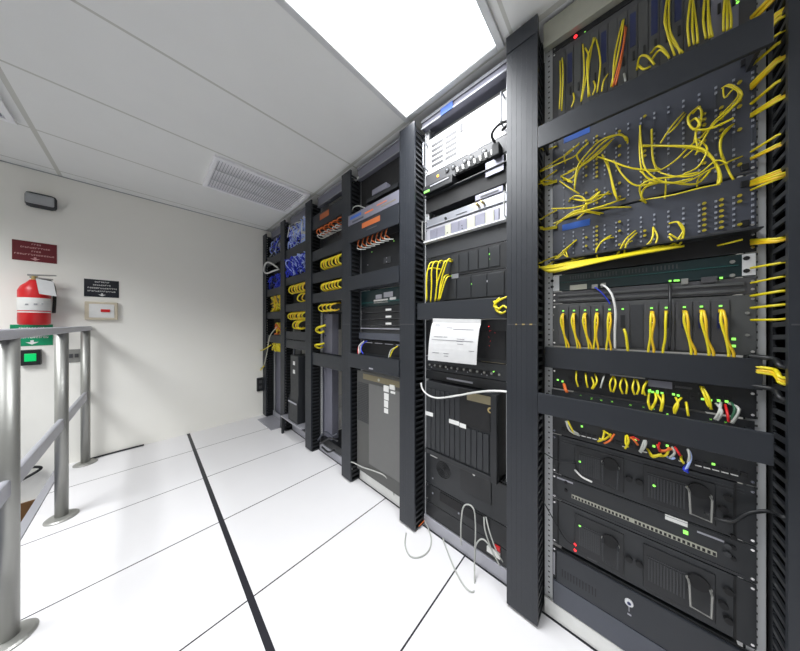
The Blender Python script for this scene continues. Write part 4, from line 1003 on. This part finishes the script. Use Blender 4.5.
for a, b_, z0, z1 in ((385, 390, .775, .815), (391, 396, .80, .83), (385.5, 390, .72, .765), (385.5, 389.5, .67, .715), (385.5, 389.5, .63, .662), (392, 396.5, .775, .79)):
    MB().box(XU-.0135, XU-.0061, P(b_, 380, XU).y, P(a, 380, XU).y, z0, z1).build('white_sticker', 'white_plastic', t)
t = thing('circuit_board', 'green board under the large grey cabinet just above the floor rail', 'board', (1.19, 1.25, .07))
MB().box(1.175, 1.19, 1.03, 1.50, .072, .112).build('board', 'green_board', t)
MB().box(1.171, 1.175, 1.15, 1.22, .080, .100).build('chip', 'black_or_shade', t)
cord('pale grey cable arching over the floor rail under the large grey cabinet', None,
     [Vector((1.09, 1.528, .10)), P(351, 462, 1.08), P(362, 467, 1.09), P(374, 471, 1.10), P(385, 476, 1.11), P(391, 485, 1.12), P(394, 495, 1.14)], 'grey_cord', .0042, 'cable', cat='cable')
a = P(364, 171, XR-.03); MB().box(XR-.0335, XR-.0301, P(362, 185).y, P(354, 186).y, 2.374, 2.398).build('sticker', 'white_plastic', [o for o in racks[2].children if o.name.startswith('top_crossbar')][0])

# ================= bays 3-5: the far racks =================
def row(b, za, zb, n, label, group, m=('yellow', 'gold_yellow'), t0=.3, t1=.98, r=.009, X=1.10):
    """loops of cord slanting over a cover, one object each"""
    yL, yR = edges(b); r *= .66
    for i in range(n):
        q = t0+(t1-t0)*(i+.5+random.uniform(-.25, .25))/n; y = yL+(yR-yL)*q; w = (yL-yR)*(t1-t0)/n
        pts = [Vector((FX-.012, y-w*.5, zb)), Vector((X, y-w*.35, zb-.01)), Vector((X-.02, y+w*.1, (za+zb)/2+.01)), Vector((X-.01, y+w*.55, za+.02)), Vector((X+.015, y+w*.2, za)), Vector((FX-.015, y-w*.2, za+.015))]
        cord(label, group, pts, m[i % len(m)], r*random.uniform(.85, 1.1), 'patch_cable')
def tangle(b, za, zb, n, mats, label, t0=.05, t1=.95, r=.006, X=1.09, name='cord_tangle'):
    yL, yR = edges(b); s = MB(); ya = yL+(yR-yL)*t0; yb = yL+(yR-yL)*t1
    for i in range(n):
        pts = []
        cy, cz = random.uniform(yb, ya), random.uniform(za, zb)
        for k in range(5):
            pts.append(Vector((random.uniform(X, FX-.015), min(ya, max(yb, cy+random.uniform(-.10, .10))), min(zb, max(za, cz+random.uniform(-.09, .09))))))
        s.tube(pts, r*random.uniform(.7, 1.1), 5, i % len(mats), 4)
    o = s.build(name, mats, None, smooth=True)
    return tag(o, label, 'cords', None, 'stuff')
def panel(b, z0, z1, label, m='black_plastic', lamps=0, name='rack_unit'):
    t = unit(name, label, 'network equipment', b, z0, z1, m, .35)
    yL, yR = edges(b)
    if lamps:
        s = MB()
        for i in range(lamps):
            y = yL-.06-i*(yL-yR-.1)/lamps; s.box(FX-.004, FX-.0001, y-.02, y, (z0+z1)/2-.006, (z0+z1)/2+.006)
        s.build('port_row', 'dark_grey', t)
    return t
XM = 1.085
def fm(b, z0, z1, label): 
    return hman(b, z0, z1, XM, label, BAY[b][0]-.002, BAY[b][1]+.002, 'black_cover', 'covers in the far racks')
n3b = 'the rack beside the grey cabinet'
n3, n4, n5 = 'the rack left of the grey cabinet rack', 'the rack with the tall black unit', 'the last rack by the far wall'
# bay 3
t = fm(3, 2.13, 2.26, 'black cover with an orange label, left of the grey cabinet rack')
y = P(320, 214, XM).y; MB().box(XM-.0015, XM-.0001, P(329, 212, XM).y, y, 2.185, 2.235).build('orange_label', 'label_orange', t)
panel(3, 1.93, 2.125, 'dark panel holding orange and white cords in '+n3b, lamps=5)
row(3, 2.07, 2.125, 6, 'orange cord in the top row of the rack left of the grey cabinet rack', 'orange cords of the far rack', ('orange',), .15, .95, .007)
row(3, 2.035, 2.06, 6, 'white cord under the orange cords of the rack left of the grey cabinet rack', 'white cords of the far rack', ('white_cord',), .15, .95, .006)
fm(3, 1.832, 1.925, 'black cover above the first row of yellow cords in '+n3b)
panel(3, 1.72, 1.828, 'patch panel behind the first row of yellow cords in '+n3b)
row(3, 1.735, 1.82, 7, 'yellow cord in the upper full row, one rack left of the grey cabinet', 'first yellow row of the far rack', r=.012)
fm(3, 1.620, 1.714, 'black cover between the two full yellow rows in '+n3b)
panel(3, 1.525, 1.616, 'patch panel behind the second row of yellow cords in '+n3b)
row(3, 1.535, 1.61, 7, 'yellow cord in the lower full row, one rack left of the grey cabinet', 'second yellow row of the far rack', r=.012)
fm(3, 1.432, 1.520, 'black cover below the second row of yellow cords in '+n3b)
panel(3, 1.34, 1.428, 'patch panel behind the lowest yellow cords in '+n3)
row(3, 1.35, 1.42, 4, 'yellow cord in the short lowest row of the rack left of the grey cabinet rack', 'third yellow row of the far rack', t0=.25, t1=.75, r=.010)
fm(3, .845, .960, 'broad black cover crossing the pale channel in '+n3)
a, b_ = P(320, 350, XR+.02).y, P(332, 350, XR+.02).y
t = thing('mounting_channel', 'pale vertical steel channel standing in the rack left of the grey cabinet rack', 'channel', (XR+.03, (a+b_)/2, .07))
MB().box(XR+.02, XR+.024, b_, a, .072, 1.33).build('web', 'brushed_silver', t, bevel=.001)
MB().box(XR+.0245, XR+.09, a-.004, a, .072, 1.33).build('flange', 'brushed_silver', t); MB().box(XR+.0245, XR+.09, b_, b_+.004, .072, 1.33).build('flange', 'brushed_silver', t)
for z in (1.12, 1.20, 1.28): MB().cyl((XR+.017, (a+b_)/2, z), (XR+.0199, (a+b_)/2, z), .006, 8).build('bolt', 'black_or_shade', t)
t = panel(3, .072, .14, 'dark unit with loose leads lowest in '+n3)
for i, q in enumerate(([(318, 440), (325, 432), (332, 436), (337, 434)], [(320, 444), (330, 438), (338, 441)], [(322, 447), (328, 452), (334, 450)])):
    cord('loose lead over the floor rail of '+n3b, 'loose leads in the far rack', [P(x, y, 1.13-.01*i) for x, y in q], 'black_plastic' if i else 'slate_panel', .008, 'lead', cat='cable')
row(3, 1.15, 1.22, 1, 'yellow cord bundle beside the pale channel of the rack left of the grey cabinet rack', 'yellow bundles beside the channel', t0=.02, t1=.2, r=.02, X=1.12)
row(3, 1.0, 1.05, 1, 'yellow cord bundle beside the pale channel of the rack left of the grey cabinet rack', 'yellow bundles beside the channel', t0=.02, t1=.2, r=.014, X=1.12)
# bay 4
tangle(4, 2.08, 2.33, 60, ['pale_blue_cord', 'blue_cord', 'pale_blue_cord', 'white_cord', 'pale_blue_cord'], 'bright blue and white cords massed high above the tall black unit')
fm(4, 1.965, 2.07, 'black cover between the two blue cord masses in '+n4)
tangle(4, 1.765, 1.96, 60, ['blue_cord', 'blue_cord', 'blue_cord', 'pale_blue_cord'], 'deep blue cords massed below the brightest blue mass, second rack from the far wall', X=1.06)
fm(4, 1.67, 1.755, 'black cover above the slanting yellow cords in '+n4)
row(4, 1.575, 1.665, 6, 'yellow cord in the upper row of the rack with the tall black unit', 'first yellow row in the fifth rack', r=.014, t0=.2)
row(4, 1.47, 1.56, 2, 'yellow cord hanging right under the upper row, above the tall black unit', 'hanging yellow cords in the fifth rack', r=.01, t0=.6)
fm(4, 1.37, 1.455, 'black cover between the two yellow rows in '+n4)
row(4, 1.285, 1.365, 7, 'yellow cord in the lower row of the rack with the tall black unit', 'second yellow row in the fifth rack', r=.012, t0=.1)
row(4, 1.18, 1.275, 3, 'yellow cord cluster above the paired covers in the rack with the tall black unit', 'third yellow row in the fifth rack', r=.014, t0=.35, t1=.8)
fm(4, 1.065, 1.15, 'upper of two paired black covers in '+n4)
fm(4, .965, 1.055, 'lower of two paired black covers in '+n4)
panel(4, 1.17, 2.34, 'dark panels behind the cords in '+n4, 'black_or_shade')
zs = .20
t = thing('tray_shelf', 'silver shelf carrying the tall black unit near the floor', 'shelf', (1.12, 2.55, zs-.02))
MB().box(1.03, 1.30, BAY[4][1]+.003, BAY[4][0]-.003, zs-.012, zs).build('tray', 'aluminium', t, bevel=.002)
MB().box(1.035, 1.06, BAY[4][0]-.03, BAY[4][0]-.006, .0, zs-.0125).build('support', 'black_metal', t)
MB().box(1.235, 1.26, BAY[4][1]+.003, BAY[4][1]+.02, .0, zs-.0125).build('support', 'black_metal', t)
ya, yb = P(289.5, 400, 1.06).y, P(298.5, 400, 1.06).y
t = thing('tower_unit', 'tall slim black unit with two white squares standing on the silver shelf', 'device', (1.12, (ya+yb)/2, zs))
MB().prism([(1.045, yb, zs+.0005), (1.045, ya, zs+.0005), (1.045, ya, .42), (1.06, ya-.02, .50), (1.06, ya-.02, .90), (1.06, yb+.01, .90), (1.06, yb+.01, .50), (1.045, yb, .42)], (.17, 0, 0)).build('body', 'black_metal', t, bevel=.006)
yc = (ya+yb)/2-.005
for z in (.82, .73): MB().box(1.0565, 1.0595, yc-.025, yc+.02, z-.02, z+.02).build('white_square', 'white_plastic', t)
MB().box(1.041, 1.0449, yb+.01, ya-.01, .40, .415).build('painted_highlight', 'wire_screen', t)  # pale strip, a highlight painted on the wider lower half
cord('dark cable hanging above the tall slim black unit', None, [P(294, 340, 1.12), P(294.5, 348, 1.11), P(294, 356, 1.12)], 'slate_panel', .012, 'cable', cat='cable')
# bay 5
tangle(5, 2.10, 2.30, 26, ['blue_cord', 'slate_panel', 'pale_blue_cord', 'grey_cord'], 'dark blue and grey cords massed at the top of the last rack', t0=.02)
fm(5, 1.985, 2.09, 'black cover below the topmost cord mass in '+n5)
y = P(268.5, 268, 1.04).y; z = P(268.5, 268, 1.04).z
cord('white cable ring sticking out of the last rack beside the deep blue mass', None, [Vector((1.10, y-.14, z-.01)), Vector((1.04, y-.09, z+.045)), Vector((1.02, y, z+.065)), Vector((1.02, y+.09, z+.03)), Vector((1.02, y+.10, z-.03)), Vector((1.03, y+.02, z-.065)), Vector((1.06, y-.08, z-.05)), Vector((1.12, y-.13, z-.02))], 'white_cord', .010, 'cable', cat='cable')
tangle(5, 1.69, 1.85, 34, ['blue_cord', 'navy', 'blue_cord'], 'deep blue cords hanging in the last rack, above its large yellow bunch')
fm(5, 1.59, 1.68, 'black cover between the blue and yellow bunches in '+n5)
tangle(5, 1.40, 1.58, 34, ['yellow', 'gold_yellow', 'yellow', 'tan'], 'large bunch of yellow cords in the last rack by the far wall', t0=.25, r=.009)
fm(5, 1.30, 1.385, 'black cover below the large yellow bunch in '+n5)
tangle(5, 1.11, 1.24, 12, ['gold_yellow', 'orange', 'yellow'], 'orange and yellow cords drooping at the right of the last rack by the far wall', t0=.5, r=.008)
fm(5, 1.0, 1.09, 'black cover above the hanging cord loop in '+n5)
tangle(5, .90, .985, 14, ['yellow'], 'small yellow bunch below the lowest cover in the last rack', t0=.3, t1=.9, r=.012)
panel(5, 1.10, 2.34, 'dark panels behind the cords in '+n5, 'black_or_shade')
for i, q in enumerate(([(277, 327), (270, 336), (267.5, 350), (265, 362), (262, 368), (258, 366)], [(271, 345), (264, 349.5), (257, 352), (253.5, 360), (254.5, 368), (259, 371), (264, 366)])):
    cord(('yellow cord' if i else 'pale yellow cord')+' dangling in a loop beside the far wall', None, [P(x, y, 1.05-.004*i) for x, y in q], 'yellow' if i else 'cream_metal', .0065, 'cable', cat='cable')
a, b_ = P(274, 370, XR+.02).y, P(281, 370, XR+.02).y
t = thing('mounting_channel', 'pale vertical steel channel in the last rack by the far wall', 'channel', (XR+.03, (a+b_)/2, .07))
MB().box(XR+.02, XR+.024, b_, a, .014, .88).build('web', 'brushed_silver', t); MB().box(XR+.0245, XR+.09, a-.004, a, .014, .88).build('flange', 'brushed_silver', t)
c4 = [PF(257.5, 420), PF(273.6, 412), PF(285, 424), PF(272, 431.6)]
o = MB().prism([(c4[0].x, min(c4[0].y, 3.42), .001), (1.155, 3.42, .001), (1.155, 2.95, .001), (c4[3].x, 2.95, .001)], (0, 0, .008)).build('floor_plate', 'aluminium', None, bevel=.001)
tag(o, 'square metal plate lying on the floor in front of the last rack', 'plate')
